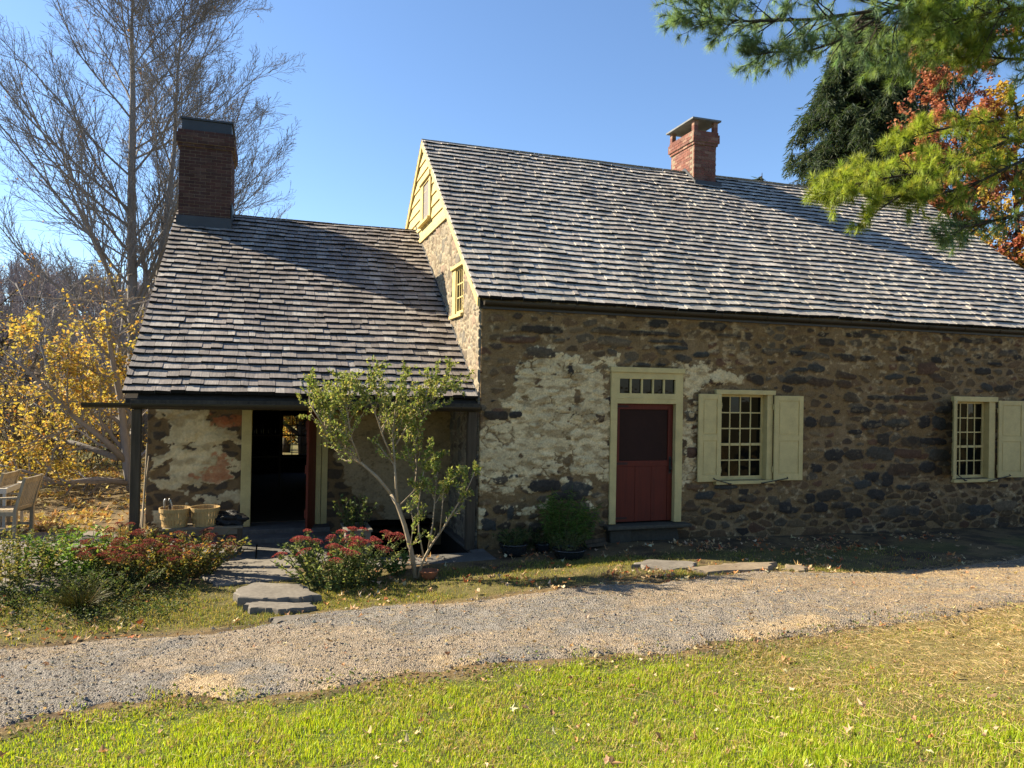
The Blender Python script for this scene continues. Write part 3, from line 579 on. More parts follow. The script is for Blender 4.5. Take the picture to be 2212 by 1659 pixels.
def front_field(U, Vv):
    fine = fbm(U*26, Vv*26, 71, 3); med = fbm(U*6, Vv*9, 72, 4); big = fbm(U*1.3+3, Vv*1.6+3, 73, 4); fl = fbm(U*6+9, Vv*14+9, 74, 5)
    c = lerp3(np.array([0.235, 0.152, 0.070])*(0.78+0.44*med[..., None]), (0.265, 0.178, 0.09), ss(big, 0.48, 0.68)); h = (med-0.5)*0.026+(fine-0.5)*0.008
    f1, e, ident = voro(U, Vv, 0.30, 0.145, 81, 0.2, 2.4)
    g = np.random.default_rng(82); rnd = g.random(128*128)
    STC = np.array([(0.15, 0.098, 0.05), (0.115, 0.076, 0.042), (0.17, 0.105, 0.055), (0.13, 0.10, 0.064), (0.19, 0.13, 0.068), (0.085, 0.06, 0.04), (0.055, 0.043, 0.033), (0.15, 0.08, 0.045)]); cidx = g.choice(8, 128*128, p=[.2, .17, .16, .12, .14, .1, .05, .06])
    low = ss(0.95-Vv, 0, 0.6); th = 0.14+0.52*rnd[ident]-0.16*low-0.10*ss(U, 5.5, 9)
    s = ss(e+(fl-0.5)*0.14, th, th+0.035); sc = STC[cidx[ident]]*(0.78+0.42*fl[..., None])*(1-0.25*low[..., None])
    c = c*(1-s[..., None])+sc*s[..., None]; h = h+0.026*s*(0.3+0.7*rnd[ident])-0.012*ss(0.05-e, 0, 0.05)
    s_all = s*0.5
    for x0, z0, a, b, ci in STN:
        m = (np.abs(U-x0) < a*1.6) & (np.abs(Vv-z0) < b*1.7)
        if not m.any(): continue
        uu = (U[m]-x0)/a; vv = (Vv[m]-z0)/b+0.25*math.sin(x0*9)*uu
        d = (np.abs(uu)**3+np.abs(vv)**2.6)**0.36+(fbm(U[m]*8+x0*7, Vv[m]*13+z0*5, 83, 4)-0.5)*0.62
        k = ss(1.0-d, -0.02, 0.05); cc = PAL[ci]*(0.75+0.5*fbm(U[m]*12, Vv[m]*25, 84, 3)[:, None])
        kc = k*(0.72+0.28*(abs(math.sin(x0*37.1+z0*11.3)) > 0.35)); c[m] = c[m]*(1-kc[:, None])+cc*kc[:, None]; h[m] = h[m]*(1-k)+k*(0.024+0.02*np.clip(1.2-d, 0, 1)+0.01*(fl[m]-0.5)); s_all[m] = np.maximum(s_all[m], k)
    wn = fbm(U*4.2+11, Vv*6.5+11, 91, 6); wf = fbm(U*13+4, Vv*19+4, 92, 4); crack = ss(0.07-e-(wf-0.5)*0.1, 0, 0.05)*(vnoise(U*2.6+70, Vv*3.4+70, 95) > 0.5)
    sd = np.maximum.reduce([polysd(U, Vv, q) for q in WASH])
    wm = ss(np.clip(sd/0.42, -1.2, 0.50)+(wn-0.5)*2.1+(wf-0.5)*0.8-1.05*crack-0.5*(s_all > 0.9)*(sd < 0.5), 0.0, 0.07)
    wc = np.array([0.76, 0.595, 0.33])*(0.72+0.40*fbm(U*3.5+7, Vv*6+7, 93, 5)[..., None]); wc = lerp3(wc, (0.34, 0.235, 0.11), ss(fl, 0.54, 0.64)*0.7)
    c = c*(1-wm[..., None])+wc*wm[..., None]; h = h+0.011*wm
    fz = np.clip(0.55*ss(fbm(U*0.9+31, Vv*1.4+31, 96, 3), 0.45, 0.65)+0.35*ss(Vv, 2.6, 3.3), 0, 1)
    fleck = ss(fbm(U*11+2, Vv*15+2, 94, 4)+0.22*(fz-0.5), 0.64, 0.69)*0.65; c = lerp3(c, (0.50, 0.37, 0.20), fleck*(1-s_all*0.7)*(1-wm))
    return h, c
house = thing('stone_house', (0, 0, 0), 'long rubble stone farmhouse with peeling whitewash, red door and steep shingle roof', 'house')
HOLES = [(2.30, 3.54, 0.10, 2.90), (4.33, 5.40, 1.0, 2.54), (9.73, 10.74, 0.93, 2.50)]
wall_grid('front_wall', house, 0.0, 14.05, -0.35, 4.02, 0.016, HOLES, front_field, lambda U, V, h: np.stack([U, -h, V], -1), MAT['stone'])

# -------- gable wall seen above the kitchen roof
RX, RY, RZ = 0.0, 4.944, 8.02                      # ridge
def roof_z(y): return 3.998+(y-0.023)*(RZ-3.998)/(RY-0.023) if y < RY else RZ-(y-RY)*(RZ-3.998)/(RY-0.023)
roof_zv = np.vectorize(roof_z)
def gable_field(U, Vv):                             # U runs towards the back
    fl = fbm(U*7+9, Vv*7+9, 174, 5); med = fbm(U*5+2, Vv*5+2, 172, 4); fine = fbm(U*22, Vv*22, 171, 3)
    f1, e, ident = voro(U+20, Vv+20, 0.27, 0.21, 181, 0.4, 2.5); f1b, e2, id2 = voro(U+20, Vv+20, 0.13, 0.10, 185, 0.4, 5)
    g = np.random.default_rng(182); rnd = g.random(128*128); ci = g.integers(0, 7, 128*128)
    c = np.array([0.37, 0.31, 0.215])*(0.75+0.45*med[..., None]); s = ss(e+(fl-0.5)*0.2, 0.10, 0.17)
    small = (rnd[ident] > 0.55); s = np.where(small, ss(e2+(fl-0.5)*0.2, 0.12, 0.2)*ss(e, 0.03, 0.1), s)
    sc = np.where(small[..., None], PAL_L[ci[id2]], PAL_L[ci[ident]])*(0.75+0.45*fl[..., None])
    c = c*(1-s[..., None]*0.85)+sc*s[..., None]*0.85
    return 0.022*s+(fine-0.5)*0.02+(med-0.5)*0.03, c
wall_grid('gable_wall', house, 0.035, 9.88, -0.35, 5.85, 0.022, [(1.13, 1.93, 3.80, 4.70)], gable_field, lambda U, V, h: np.stack([-h-0.02, U, V], -1), MAT['stone'], lambda u, v: v < roof_zv(u)-0.06, 0.4)
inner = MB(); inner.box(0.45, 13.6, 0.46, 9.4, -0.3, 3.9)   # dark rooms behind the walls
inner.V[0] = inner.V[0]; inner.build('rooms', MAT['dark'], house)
bw = MB(); bw.box(13.6, 14.05, 0.45, 9.88, -0.35, 3.95); bw.box(0.4, 13.6, 9.45, 9.88, -0.35, 3.95)
bw.add([(14.0, 0.05, 3.9), (14.0, 9.85, 3.9), (14.0, RY, RZ-0.1)], [(0, 1, 2)])
VV = np.concatenate(bw.V); bw.build('rear_wall', MAT['stone'], house, np.array([0.30, 0.23, 0.15])*np.ones((len(VV), 1)))
# clapboard in the gable peak
cb = MB(); nb = 9; zs = np.linspace(5.80, 8.0, nb+1)
for k in range(nb):
    z0, z1 = zs[k], zs[k+1]+0.02
    ya, yb = [0.023+(z-3.998)/((RZ-3.998)/(RY-0.023)) for z in (z0, z1)]; yb = min(yb, RY-0.01); ya_, yb_ = 2*RY-ya, 2*RY-yb
    cb.add([(-0.055, ya, z0), (-0.055, ya_, z0), (-0.025, yb_, z1), (-0.025, yb, z1), (0.02, ya, z0), (0.02, ya_, z0)], [(0, 3, 2, 1), (0, 1, 5, 4)])
cb.build('clapboard', MAT['cream'], house)
bb = MB(); bb.box(-0.075, -0.02, 2.2, 2*RY-2.2, 5.74, 5.83); bb.build('water_table', MAT['cream'], house)
rk = MB()
for s_ in (1, -1):
    Yf = lambda y: y if s_ == 1 else 2*RY-y
    p0 = np.array([-0.05, Yf(-0.02), 3.90]); p1 = np.array([-0.05, RY, RZ-0.07]); rk.bar(p0, p1, 0.04, 0.13, up=(1, 0, 0)) if False else rk.add(
        [(-0.085, Yf(-0.03), 3.83), (-0.085, Yf(-0.03), 3.955), (-0.085, RY, RZ-0.02), (-0.085, RY, RZ-0.17), (-0.045, Yf(-0.03), 3.83), (-0.045, Yf(-0.03), 3.955), (-0.045, RY, RZ-0.02), (-0.045, RY, RZ-0.17)],
        [(0, 1, 2, 3), (4, 7, 6, 5), (0, 3, 7, 4), (1, 5, 6, 2), (0, 4, 5, 1)])
rk.build('rake_board', MAT['cream'], house)

# -------- shingle roofs: every shake is a real wedge
def shingle_roof(name, parent, x0, x1, ya, za, yb, zb, courses, mat, seed, wr=(0.09, 0.24), sag=0.0, butt=0.016):
    g = np.random.default_rng(seed); sl = np.array([0, yb-ya, zb-za], float); L = np.linalg.norm(sl); sl /= L; nr = np.cross([1, 0, 0], sl); nr = nr if nr[2] > 0 else -nr
    e = L/courses; P = []; wv = g.uniform(0.004, 0.014, courses); wf = g.uniform(0.5, 1.8, courses)
    for k in range(courses):
        x = x0-g.uniform(0, 0.1); off = g.normal(0, 0.004)
        while x < x1:
            wd = g.uniform(*wr)*(1.15 if g.random() < 0.15 else 1); a, b = max(x, x0-0.01), min(x+wd-g.uniform(0.002, 0.008), x1+0.01)
            if b-a > 0.02:
                t = butt*g.uniform(0.86, 1.16); d0 = k*e+off+wv[k]*math.sin(x*wf[k]+k*1.7)+g.normal(0, 0.007); d1 = min(d0+e*2.0, L+0.02); lift = 0.010; tw = g.normal(0, 0.0015)
                P.append((a, b, d0, d1, t, lift, tw, g.normal(0, 0.003)))
            x += wd
    P = np.array(P); a, b, d0, d1, t, lift, tw, sk = P.T; n = len(P); base = np.array([0, ya, za])
    def pt(x, d, hgt): 
        s_ = -sag*np.sin(np.clip((x-x0)/(x1-x0), 0, 1)*math.pi)*np.clip(d/L, 0, 1)+(fbm(x*0.8+seed, d*0.8+seed, seed)-0.5)*0.05
        return np.stack([x, 0*x, 0*x], 1)+base+d[:, None]*sl+(hgt+s_)[:, None]*nr
    top0 = lift+t; top1 = 0.004+0*t
    V = np.stack([pt(a, d0+sk, top0-t+tw), pt(b, d0-sk, top0-t-tw), pt(a, d0+sk, top0+tw), pt(b, d0-sk, top0-tw), pt(a, d1, top1), pt(b, d1, top1)], 1).reshape(-1, 3)
    i = np.arange(n)[:, None]*6
    F = np.concatenate([i+np.array([[q]]).reshape(1, 4) for q in ((2, 3, 5, 4), (0, 4, 5, 1), (0, 1, 3, 2))])
    T = np.concatenate([i+np.array([[0, 2, 4]]), i+np.array([[1, 5, 3]])])
    o = mesh(name, V, [T, F], mat, parent); o.data.materials.append(MAT['end_grain_shade']); mi = np.zeros(5*n, np.int32); mi[4*n:] = 1; o.data.polygons.foreach_set('material_index', mi); return o
def deck(parent, x0, x1, ya, za, yr, zr, th=0.09):
    b = MB(); yb = 2*yr-ya
    b.add([(x, y, z) for x in (x0, x1) for y, z in ((ya, za-th), (yr, zr-th), (yb, za-th), (yb, za), (yr, zr), (ya, za))],
          [(0, 1, 4, 5), (1, 2, 3, 4), (6, 11, 10, 7), (7, 10, 9, 8), (0, 6, 7, 1), (1, 7, 8, 2), (5, 4, 10, 11), (4, 3, 9, 10), (0, 5, 11, 6), (2, 8, 9, 3)])
    return b.build('roof_deck', MAT['underlay'], parent)
deck(house, -0.045, 14.12, -0.03, 3.90, RY, RZ-0.12)
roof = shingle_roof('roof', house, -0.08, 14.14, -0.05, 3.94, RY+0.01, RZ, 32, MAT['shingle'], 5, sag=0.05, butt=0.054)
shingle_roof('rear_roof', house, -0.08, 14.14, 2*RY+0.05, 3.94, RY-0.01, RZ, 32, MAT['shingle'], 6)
rc = MB(); x = -0.08
while x < 14.1:
    wd = RNG.uniform(0.3, 0.5); z_ = RZ+0.022-0.05*math.sin(math.pi*x/14.1)+RNG.normal(0, 0.006)
    for s_ in (1, -1): rc.add([(x, RY, z_), (x+wd, RY, z_), (x+wd, RY-s_*0.13, z_-0.10), (x, RY-s_*0.13, z_-0.10), (x, RY, z_-0.02), (x+wd, RY, z_-0.02), (x+wd, RY-s_*0.13, z_-0.125), (x, RY-s_*0.13, z_-0.125)], [(0, 1, 2, 3), (3, 2, 6, 7), (0, 3, 7, 4), (1, 5, 6, 2)])
    x += wd+0.004
rc.build('ridge_cap', MAT['shingle'], house)
def gutter(name, parent, x0, x1, yc, zt, r=0.062, hang=True):
    b = MB(); n = 8; an = np.linspace(math.pi, 2*math.pi, n+1)
    prof = [(yc+r*math.cos(a), zt+r*math.sin(a)*1.15) for a in an]; prof = [(prof[0][0], zt)]+prof+[(prof[-1][0], zt)]
    inn = [(yc+(r-0.006)*math.cos(a), zt+(r-0.006)*math.sin(a)*1.15) for a in an[::-1]]; pr = prof+inn; m = len(pr)
    V = [(x, y, z) for x in (x0, x1) for y, z in pr]; b.add(V, [(k, (k+1) % m, m+(k+1) % m, m+k) for k in range(m)])
    for xe in (x0, x1): b.add([(xe, y, z) for y, z in prof], [tuple(range(len(prof)))])
    o = b.build(name, MAT['gutter'], parent)
    x = x0+0.6
    while x < x1-0.1:
        j = MB(); j.tube([(x, yc+(r+0.004)*math.cos(a), zt+(r+0.004)*math.sin(a)*1.15) for a in np.linspace(math.pi, 2*math.pi, 7)], 0.007, 5); j.build('bracket', MAT['gutter'], o); x += 0.92
    return o
gutter('gutter', house, 0.0, 14.12, -0.115, 3.915)
fb = MB(); fb.box(0.0, 14.05, -0.05, 0.10, 3.80, 3.92); fb.build('fascia', MAT['gutter'], house)

# -------- brick chimneys, brick by brick
def bricks(b, x0, x1, y0, y1, z0, nrow, bh=0.068, j=0.008, bl=0.20, phase=0):
    for r in range(nrow):
        z = z0+r*bh; off = (0 if (r+phase) % 2 else bl/2)
        for (a0, a1, fix, ax) in ((x0, x1, y0, 0), (x0, x1, y1, 0), (y0, y1, x0, 1), (y0, y1, x1, 1)):
            p = a0-off
            while p < a1-0.01:
                a, c = max(p, a0), min(p+bl, a1); p += bl
                if c-a < 0.03: continue
                e = float(np.clip(RNG.normal(0, 0.002), -0.004, 0.004)); q = 0.05
                if ax == 0: b.box(a+j/2, c-j/2, fix-e if fix == y0 else fix-q, fix+q if fix == y0 else fix+e, z+j/2, z+bh-j/2)
                else: b.box(fix-e if fix == x0 else fix-q, fix+q if fix == x0 else fix+e, a+j/2+(0.101 if a == a0 else 0), c-j/2-(0.101 if c == a1 else 0), z+j/2, z+bh-j/2) if c-a > 0.21 or (a != a0 and c != a1) else None
def chimney(parent, x0, x1, y0, y1, zb, zt, mat, top):
    b = MB(); nrow = int((zt-zb)/0.068); zt = zb+nrow*0.068
    bricks(b, x0, x1, y0, y1, zb, nrow-5)
    zc = zb+(nrow-5)*0.068
    bricks(b, x0-0.03, x1+0.03, y0-0.03, y1+0.03, zc, 1); bricks(b, x0-0.06, x1+0.06, y0-0.06, y1+0.06, zc+0.068, 3, phase=1); bricks(b, x0-0.035, x1+0.035, y0-0.035, y1+0.035, zc+4*0.068, 1)
    ch = b.build('chimney', mat, parent)
    mo = MB(); mo.box(x0+0.006, x1-0.006, y0+0.006, y1-0.006, zb-0.5, zc+0.004); mo.box(x0-0.024, x1+0.024, y0-0.024, y1+0.024, zc+0.002, zc+0.066); mo.box(x0-0.054, x1+0.054, y0-0.054, y1+0.054, zc+0.066, zc+4*0.068); mo.box(x0-0.03, x1+0.03, y0-0.03, y1+0.03, zc+4*0.068, zt-0.002)
    mo.build('mortar_joints', MAT['mortar'], ch)
    return ch, zt
ch, zt = chimney(house, 6.557, 7.18, 4.56, 5.66, 7.45, 8.97, MAT['brick'], 'open')
pb = MB()
for (a, b_) in ((6.535, 4.54), (7.09, 4.54), (6.535, 5.58), (7.09, 5.58)):
    pb = MB()
    for r in range(4): pb.box(a, a+0.11, b_, b_+0.11, zt+r*0.062+0.001, zt+(r+1)*0.062-0.001)
    pb.build('cap_pier', MAT['brick'], ch)
cs = MB(); cs.box(6.45, 7.25, 4.46, 5.76, zt+0.247, zt+0.290); cs.build('cap_slab', m_plain('bluestone_cap', (0.16, 0.17, 0.18), 0.7, 0.3, 0.3), ch, bevel=0.006)
fs = MB()
for x_ in (6.535, 7.185): fs.add([(x_, 4.50, roof_z(4.50)-0.05), (x_, 5.66, roof_z(4.944)-0.05), (x_, 4.944, roof_z(4.944)+0.10), (x_, 4.50, roof_z(4.50)+0.08)], [(0, 1, 2, 3)])
fs.box(6.50, 7.24, 4.40, 4.556, roof_z(4.45)-0.10, roof_z(4.45)+0.07)
fs.build('flashing', MAT['lead'], ch)

# -------- windows, shutters, doors; drawn facing -Y, then turned when needed
TURN = lambda P: np.stack([P[:, 1], -P[:, 0], P[:, 2]], 1)       # faces -X: local x -> -Y
def window(parent, x0, x1, z0, z1, cols, rows, head=0.08, sash_y=0.10, jl=0.07, jr=0.07, fn=None, glass='glass', loc=(0, 0, 0), meet=None, dark=None, sill=True, mat=None):
    loc = np.array(loc, float); mt = mat or MAT['cream']
    tr = (lambda P: (fn(P) if fn else P)+loc)
    f = MB(); f.box(x0, x0+jl, -0.035, 0.20, z0+0.06, z1-head); f.box(x1-jr, x1, -0.035, 0.20, z0+0.06, z1-head); f.box(x0-0.03, x1+0.03, -0.07, 0.20, z1-head, z1)
    fr = f.map(tr).build('window', mt, parent, bevel=0.004)
    if sill: s = MB(); s.box(x0-0.02, x1+0.02, -0.09, 0.20, z0, z0+0.058); s.map(tr).build('sill', mt, fr, bevel=0.005)
    a0, a1, b0, b1 = x0+jl, x1-jr, z0+0.06, z1-head; st = 0.045
    m = MB(); m.box(a0+0.001, a0+st, sash_y, sash_y+0.04, b0, b1); m.box(a1-st, a1-0.001, sash_y, sash_y+0.04, b0, b1); m.box(a0+st, a1-st, sash_y, sash_y+0.04, b0, b0+st+0.02); m.box(a0+st, a1-st, sash_y, sash_y+0.04, b1-st, b1)
    gx = np.linspace(a0+st, a1-st, cols+1); gz = np.linspace(b0+st+0.02, b1-st, rows+1); hw = 0.011
    for k in range(1, cols): m.box(gx[k]-hw, gx[k]+hw, sash_y+0.005, sash_y+0.035, gz[0], gz[-1])
    for k in range(1, rows):
        h_ = 0.022 if k == meet else hw
        for q in range(cols): m.box(gx[q]+(hw if q else 0), gx[q+1]-(hw if q < cols-1 else 0), sash_y-(0.012 if k == meet else -0.006), sash_y+0.034, gz[k]-h_, gz[k]+h_)
    m.map(tr).build('sash', mt, fr)
    g = MB()
    for i in range(cols):
        for j in range(rows):
            tx, tz = RNG.normal(0, 0.002, 2)
            g.add([(gx[i], sash_y+0.02-tx-tz, gz[j]), (gx[i+1], sash_y+0.02+tx-tz, gz[j]), (gx[i+1], sash_y+0.02+tx+tz, gz[j+1]), (gx[i], sash_y+0.02-tx+tz, gz[j+1])], [(0, 1, 2, 3)])
    g.map(tr).build('glazing', MAT[glass], fr)
    return fr
w1 = window(house, 4.28, 5.45, 0.94, 2.60, 4, 5, 0.08, 0.09, 0.10, 0.12, meet=2)
w2 = window(house, 9.68, 10.78, 0.86, 2.56, 4, 5, 0.10, 0.09, 0.09, 0.16, meet=2)
def shutter(parent, hinge, dirv, wd, z0, z1, mirror=1):
    d = np.array([*dirv, 0.0]); d /= np.linalg.norm(d); nrm = np.cross(d, [0, 0, 1.0])*mirror; hinge = np.array(hinge, float)
    b = MB(); st = 0.085; th = 0.032
    def bx(u0, u1, a0, a1, w0, w1): b.obox(hinge+d*(u0+u1)/2+nrm*(w0+w1)/2+np.array([0, 0, (a0+a1)/2]), d*(u1-u0)/2, nrm*(w1-w0)/2, np.array([0, 0, (a1-a0)/2]))
    zm = z0+(z1-z0)*0.5
    bx(0, st, z0, z1, 0, th); bx(wd-st, wd, z0, z1, 0, th)
    for a0, a1 in ((z0, z0+0.11), (zm-0.05, zm+0.05), (z1-0.09, z1)): bx(st, wd-st, a0, a1, 0.001, th-0.001)
    for a0, a1 in ((z0+0.11, zm-0.05), (zm+0.05, z1-0.09)):
        bx(st, wd-st, a0, a1, 0.008, th-0.014); bx(st+0.025, wd-st-0.025, a0+0.025, a1-0.025, th-0.014, th-0.007)
    s = b.build('shutter', MAT['cream'], parent, bevel=0.003)
    for zz in (z0+0.2, z1-0.2): h = MB(); h.tube([hinge+nrm*0.012+d*-0.012+np.array([0, 0, zz-0.05]), hinge+nrm*0.012+d*-0.012+np.array([0, 0, zz+0.05])], 0.010, 6); h.obox(hinge+d*0.05+nrm*(th+0.003)+np.array([0, 0, zz]), d*0.06, nrm*0.003, np.array([0, 0, 0.012])); h.build('hinge', MAT['cream'], s)
    return s
shutter(house, (4.345, -0.055, 0), (-1, -0.06), 0.47, 1.00, 2.52, -1)
shutter(house, (5.45, -0.055, 0), (1, -0.04), 0.60, 0.99, 2.51, 1)
shutter(house, (9.70, -0.06, 0), (-0.78, -0.62), 0.52, 0.98, 2.50, -1)
shutter(house, (10.82, -0.055, 0), (1, -0.05), 0.66, 0.94, 2.49, 1)
for a, b_ in (((4.20, -0.13, 1.04), (4.52, -0.11, 0.955)), ((5.72, -0.13, 1.03), (5.20, -0.11, 0.955)), ((9.72, -0.14, 1.0), (9.93, -0.11, 0.90)), ((11.1, -0.13, 0.98), (10.55, -0.11, 0.88))):
    sh = MB(); a, b_ = np.array(a), np.array(b_); sh.tube([a+[0, 0.03, 0.02], a, (a+b_)/2, b_, b_+[0, 0.03, -0.01]], 0.009, 6); sh.tube([b_+[-0.03, 0, 0.0], b_+[0.03, 0, 0.0]], 0.012, 6); sh.build('shutter_hook', MAT['black'], house)
window(house, -1.93, -1.08, 3.78, 4.73, 3, 3, 0.06, -0.012, 0.24, 0.05, TURN, loc=(0.0, 0, 0))
window(house, -5.0, -3.92, 6.06, 7.08, 1, 1, 0.10, -0.03, 0.24, 0.15, TURN, glass='greyscreen', loc=(-0.045, 0, 0))
# front door
df = MB(); df.box(2.244, 2.362, -0.045, 0.22, 0.32, 2.335); df.box(3.468, 3.604, -0.045, 0.22, 0.32, 2.335)
df.box(2.244, 3.604, -0.045, 0.22, 2.335, 2.508); df.box(2.244, 2.401, -0.044, 0.22, 2.508, 2.75); df.box(3.45, 3.604, -0.044, 0.22, 2.508, 2.75); df.box(2.244, 3.604, -0.045, 0.22, 2.75, 2.86)
df.box(2.225, 3.622, -0.075, 0.22, 2.86, 2.945); df.box(2.36, 3.49, -0.052, -0.046, 2.415, 2.435)
frame = df.build('door_frame', MAT['cream'], house, bevel=0.004)
tm = MB(); gx = np.linspace(2.401, 3.45, 6)
for k in range(1, 5): tm = MB(); tm.box(gx[k]-0.016, gx[k]+0.016, -0.03, 0.04, 2.508, 2.75); tm.build('muntin', MAT['cream'], frame)
tg_ = MB()
for k in range(5): tg_.add([(gx[k], 0.0, 2.508), (gx[k+1], 0.001, 2.508), (gx[k+1], 0.001, 2.75), (gx[k], 0.0, 2.75)], [(0, 1, 2, 3)])
tg_.build('transom_glazing', MAT['glass'], frame)
dl = MB(); y0 = 0.045
dl.box(2.366, 2.452, y0, y0+0.04, 0.335, 2.33); dl.box(3.372, 3.464, y0, y0+0.04, 0.335, 2.33); dl.box(2.452, 3.372, y0, y0+0.04, 2.235, 2.33); dl.box(2.452, 3.372, y0, y0+0.04, 1.27, 1.365)
for k in range(3): dl.box(2.453+k*0.3065, 2.453+(k+1)*0.3065-0.004, y0+0.008, y0+0.038, 0.336, 1.268)
dr_ = dl.build('door', MAT['red'], house, bevel=0.003)
sc = MB(); sc.box(2.454, 3.370, y0+0.02, y0+0.026, 1.367, 2.233); sc.build('screen', MAT['screen'], dr_)
hd = MB(); hd.tube([(3.415, y0-0.005, 1.40), (3.415, y0-0.04, 1.36), (3.415, y0-0.045, 1.22), (3.415, y0-0.005, 1.17)], 0.013, 6); hd.box(3.395, 3.437, y0-0.010, y0-0.001, 1.14, 1.43); hd.build('handle', MAT['black'], dr_)
mh = m_plain('painted_hinge', (0.04, 0.010, 0.007), 0.6)
for zz in (2.285, 1.32, 0.40): hg = MB(); hg.obox((2.49, y0-0.004, zz), (0.12, 0, 0), (0, 0.003, 0), (0, 0, 0.018)); hg.build('hinge', mh, dr_)
VS = lambda b, c: np.array(c)*RNG.uniform(0.85, 1.1, (sum(len(v) for v in b.V)//8, 1)).repeat(8, 0)
st = MB(); st.box(2.16, 3.72, -0.20, 0.20, 0.235, 0.315, 0.012); st.box(2.30, 3.55, 0.15, 0.5, 0.10, 0.23); st.box(2.22, 2.60, -0.12, 0.16, -0.12, 0.23, 0.03); st.box(2.62, 3.55, -0.08, 0.16, -0.12, 0.22, 0.03); st.build('door_sill', MAT['flag'], house, VS(st, (0.07, 0.06, 0.042)), bevel=0.02)

# ------------------------------------------------------------------ kitchen wing
wing = thing('kitchen_wing', (-2.5, 1.9, 0), 'low kitchen wing with plastered wall, open door and brown shingle roof over a porch', 'building')
WY, WR, WRZ = 0.047, 5.70, 6.16
def wing_field(U, Vv):
    fl = fbm(U*5+9, Vv*8+9, 274, 5); med = fbm(U*4+2, Vv*5+2, 272, 5); fine = fbm(U*22, Vv*22, 271, 3); big = fbm(U*1.5+4, Vv*1.8+4, 273, 3)
    mud = np.array([0.18, 0.115, 0.056])*(0.7+0.6*med[..., None]); f1, e, ident = voro(U+30, Vv+30, 0.33, 0.17, 281, 0.3); g = np.random.default_rng(283); rnd = g.random(16384)
    s = ss(e+(fl-0.5)*0.25, 0.15+0.3*rnd[ident], 0.25+0.3*rnd[ident]); c = lerp3(mud, (0.055, 0.043, 0.034), s*0.8)
    def pg(pts): return [(lambda p: (p[0], p[2]))(at(x_/2.074/1.736, (1500+y_/2.074)/1.736, 1, 1.9)) for x_, y_ in pts]
    P = [pg(q) for q in ([(1160, 110), (1230, 80), (1350, 60), (1620, 60), (1640, 170), (1730, 200), (1850, 240), (1860, 310), (1780, 350), (1700, 380), (1550, 370), (1350, 390), (1250, 310), (1310, 250), (1350, 190), (1200, 185)],
        [(1170, 430), (1280, 400), (1400, 385), (1640, 395), (1780, 410), (1870, 480), (1810, 600), (1720, 660), (1600, 690), (1480, 720), (1400, 690), (1250, 690), (1170, 650), (1180, 620), (1310, 600), (1300, 480), (1170, 580)], [(1490, 750), (1560, 730), (1670, 760), (1640, 800), (1500, 810)], [(1225, 870), (1275, 850), (1275, 990), (1225, 940)], [(1700, 740), (1860, 730), (1850, 790), (1720, 790)])]
    Q = [pg(q) for q in ([(1640, 110), (1790, 95), (1870, 150), (1860, 200), (1700, 220), (1640, 180)], [(1440, 590), (1560, 560), (1650, 550), (1670, 420), (1770, 410), (1805, 520), (1790, 620), (1680, 670), (1540, 640)])]
    R_ = polysd(U, Vv, [(-2.2, 2.4), (-2.15, 1.35), (-2.0, 1.1), (-1.75, 0.75), (-1.5, 0.45), (-1.2, 0.25), (-0.3, 0.15), (0.3, 0.1), (0.3, 2.4)])
    wn = fbm(U*5+11, Vv*7+11, 291, 6); wf = fbm(U*14+4, Vv*19+4, 292, 4)
    sd = np.maximum.reduce([polysd(U, Vv, q) for q in P]); wm = ss(np.clip(sd/0.22, -1.3, 0.7)+(wn-0.5)*1.7+(wf-0.5)*0.7, 0.0, 0.06); rm = ss(np.clip(R_/0.3, -1.3, 0.8)+(wn-0.5)*1.8+(wf-0.5)*0.6, 0.0, 0.06)
    wc = np.array([0.66, 0.515, 0.29])*(0.62+0.55*fbm(U*2.6+7, Vv*3.4+7, 293, 5)[..., None]); wc = lerp3(wc, (0.36, 0.255, 0.125), ss(fl, 0.5, 0.66)*0.65)
    c = c*(1-wm[..., None])+wc*wm[..., None]
    rc_ = np.array([0.36, 0.265, 0.15])*(0.6+0.7*fbm(U*2.2+27, Vv*2.6+7, 295, 5)[..., None]); rc_ = lerp3(rc_, (0.16, 0.11, 0.06), ss(wf, 0.62, 0.7)*0.6); c = c*(1-rm[..., None])+rc_*rm[..., None]
    bd = np.maximum.reduce([polysd(U, Vv, q) for q in Q]); bm = ss(np.clip(bd/0.15, -1.2, 0.7)+(wn-0.5)*1.6+(wf-0.5)*1.5, 0.0, 0.25)*0.85
    c = lerp3(c, np.array([0.40, 0.125, 0.05]), bm*np.clip(0.75+0.5*(fine-0.3), 0, 1))
    return (med-0.5)*0.03+(fine-0.5)*0.008+0.012*np.maximum(wm, rm)*(1-bm)+0.01*s, c
wall_grid('front_wall', wing, -5.02, -0.01, -0.3, 2.95, 0.016, [(-3.56, -2.21, -0.2, 2.32), (-1.76, -0.30, -0.3, 0.19)], wing_field, lambda U, V, h: np.stack([U, 1.9-h, V], -1), MAT['plaster'])
sw = MB(); sw.box(-5.0, -4.6, 2.32, 11.1, -0.3, 2.9)
sw.add([(-4.99, 1.95, 2.9), (-4.99, 9.4, 2.9), (-4.99, WR, WRZ-0.15)], [(0, 1, 2)]); VV = np.concatenate(sw.V)
sw.build('end_wall', MAT['stone'], wing, np.array([0.42, 0.34, 0.24])*np.ones((len(VV), 1)))
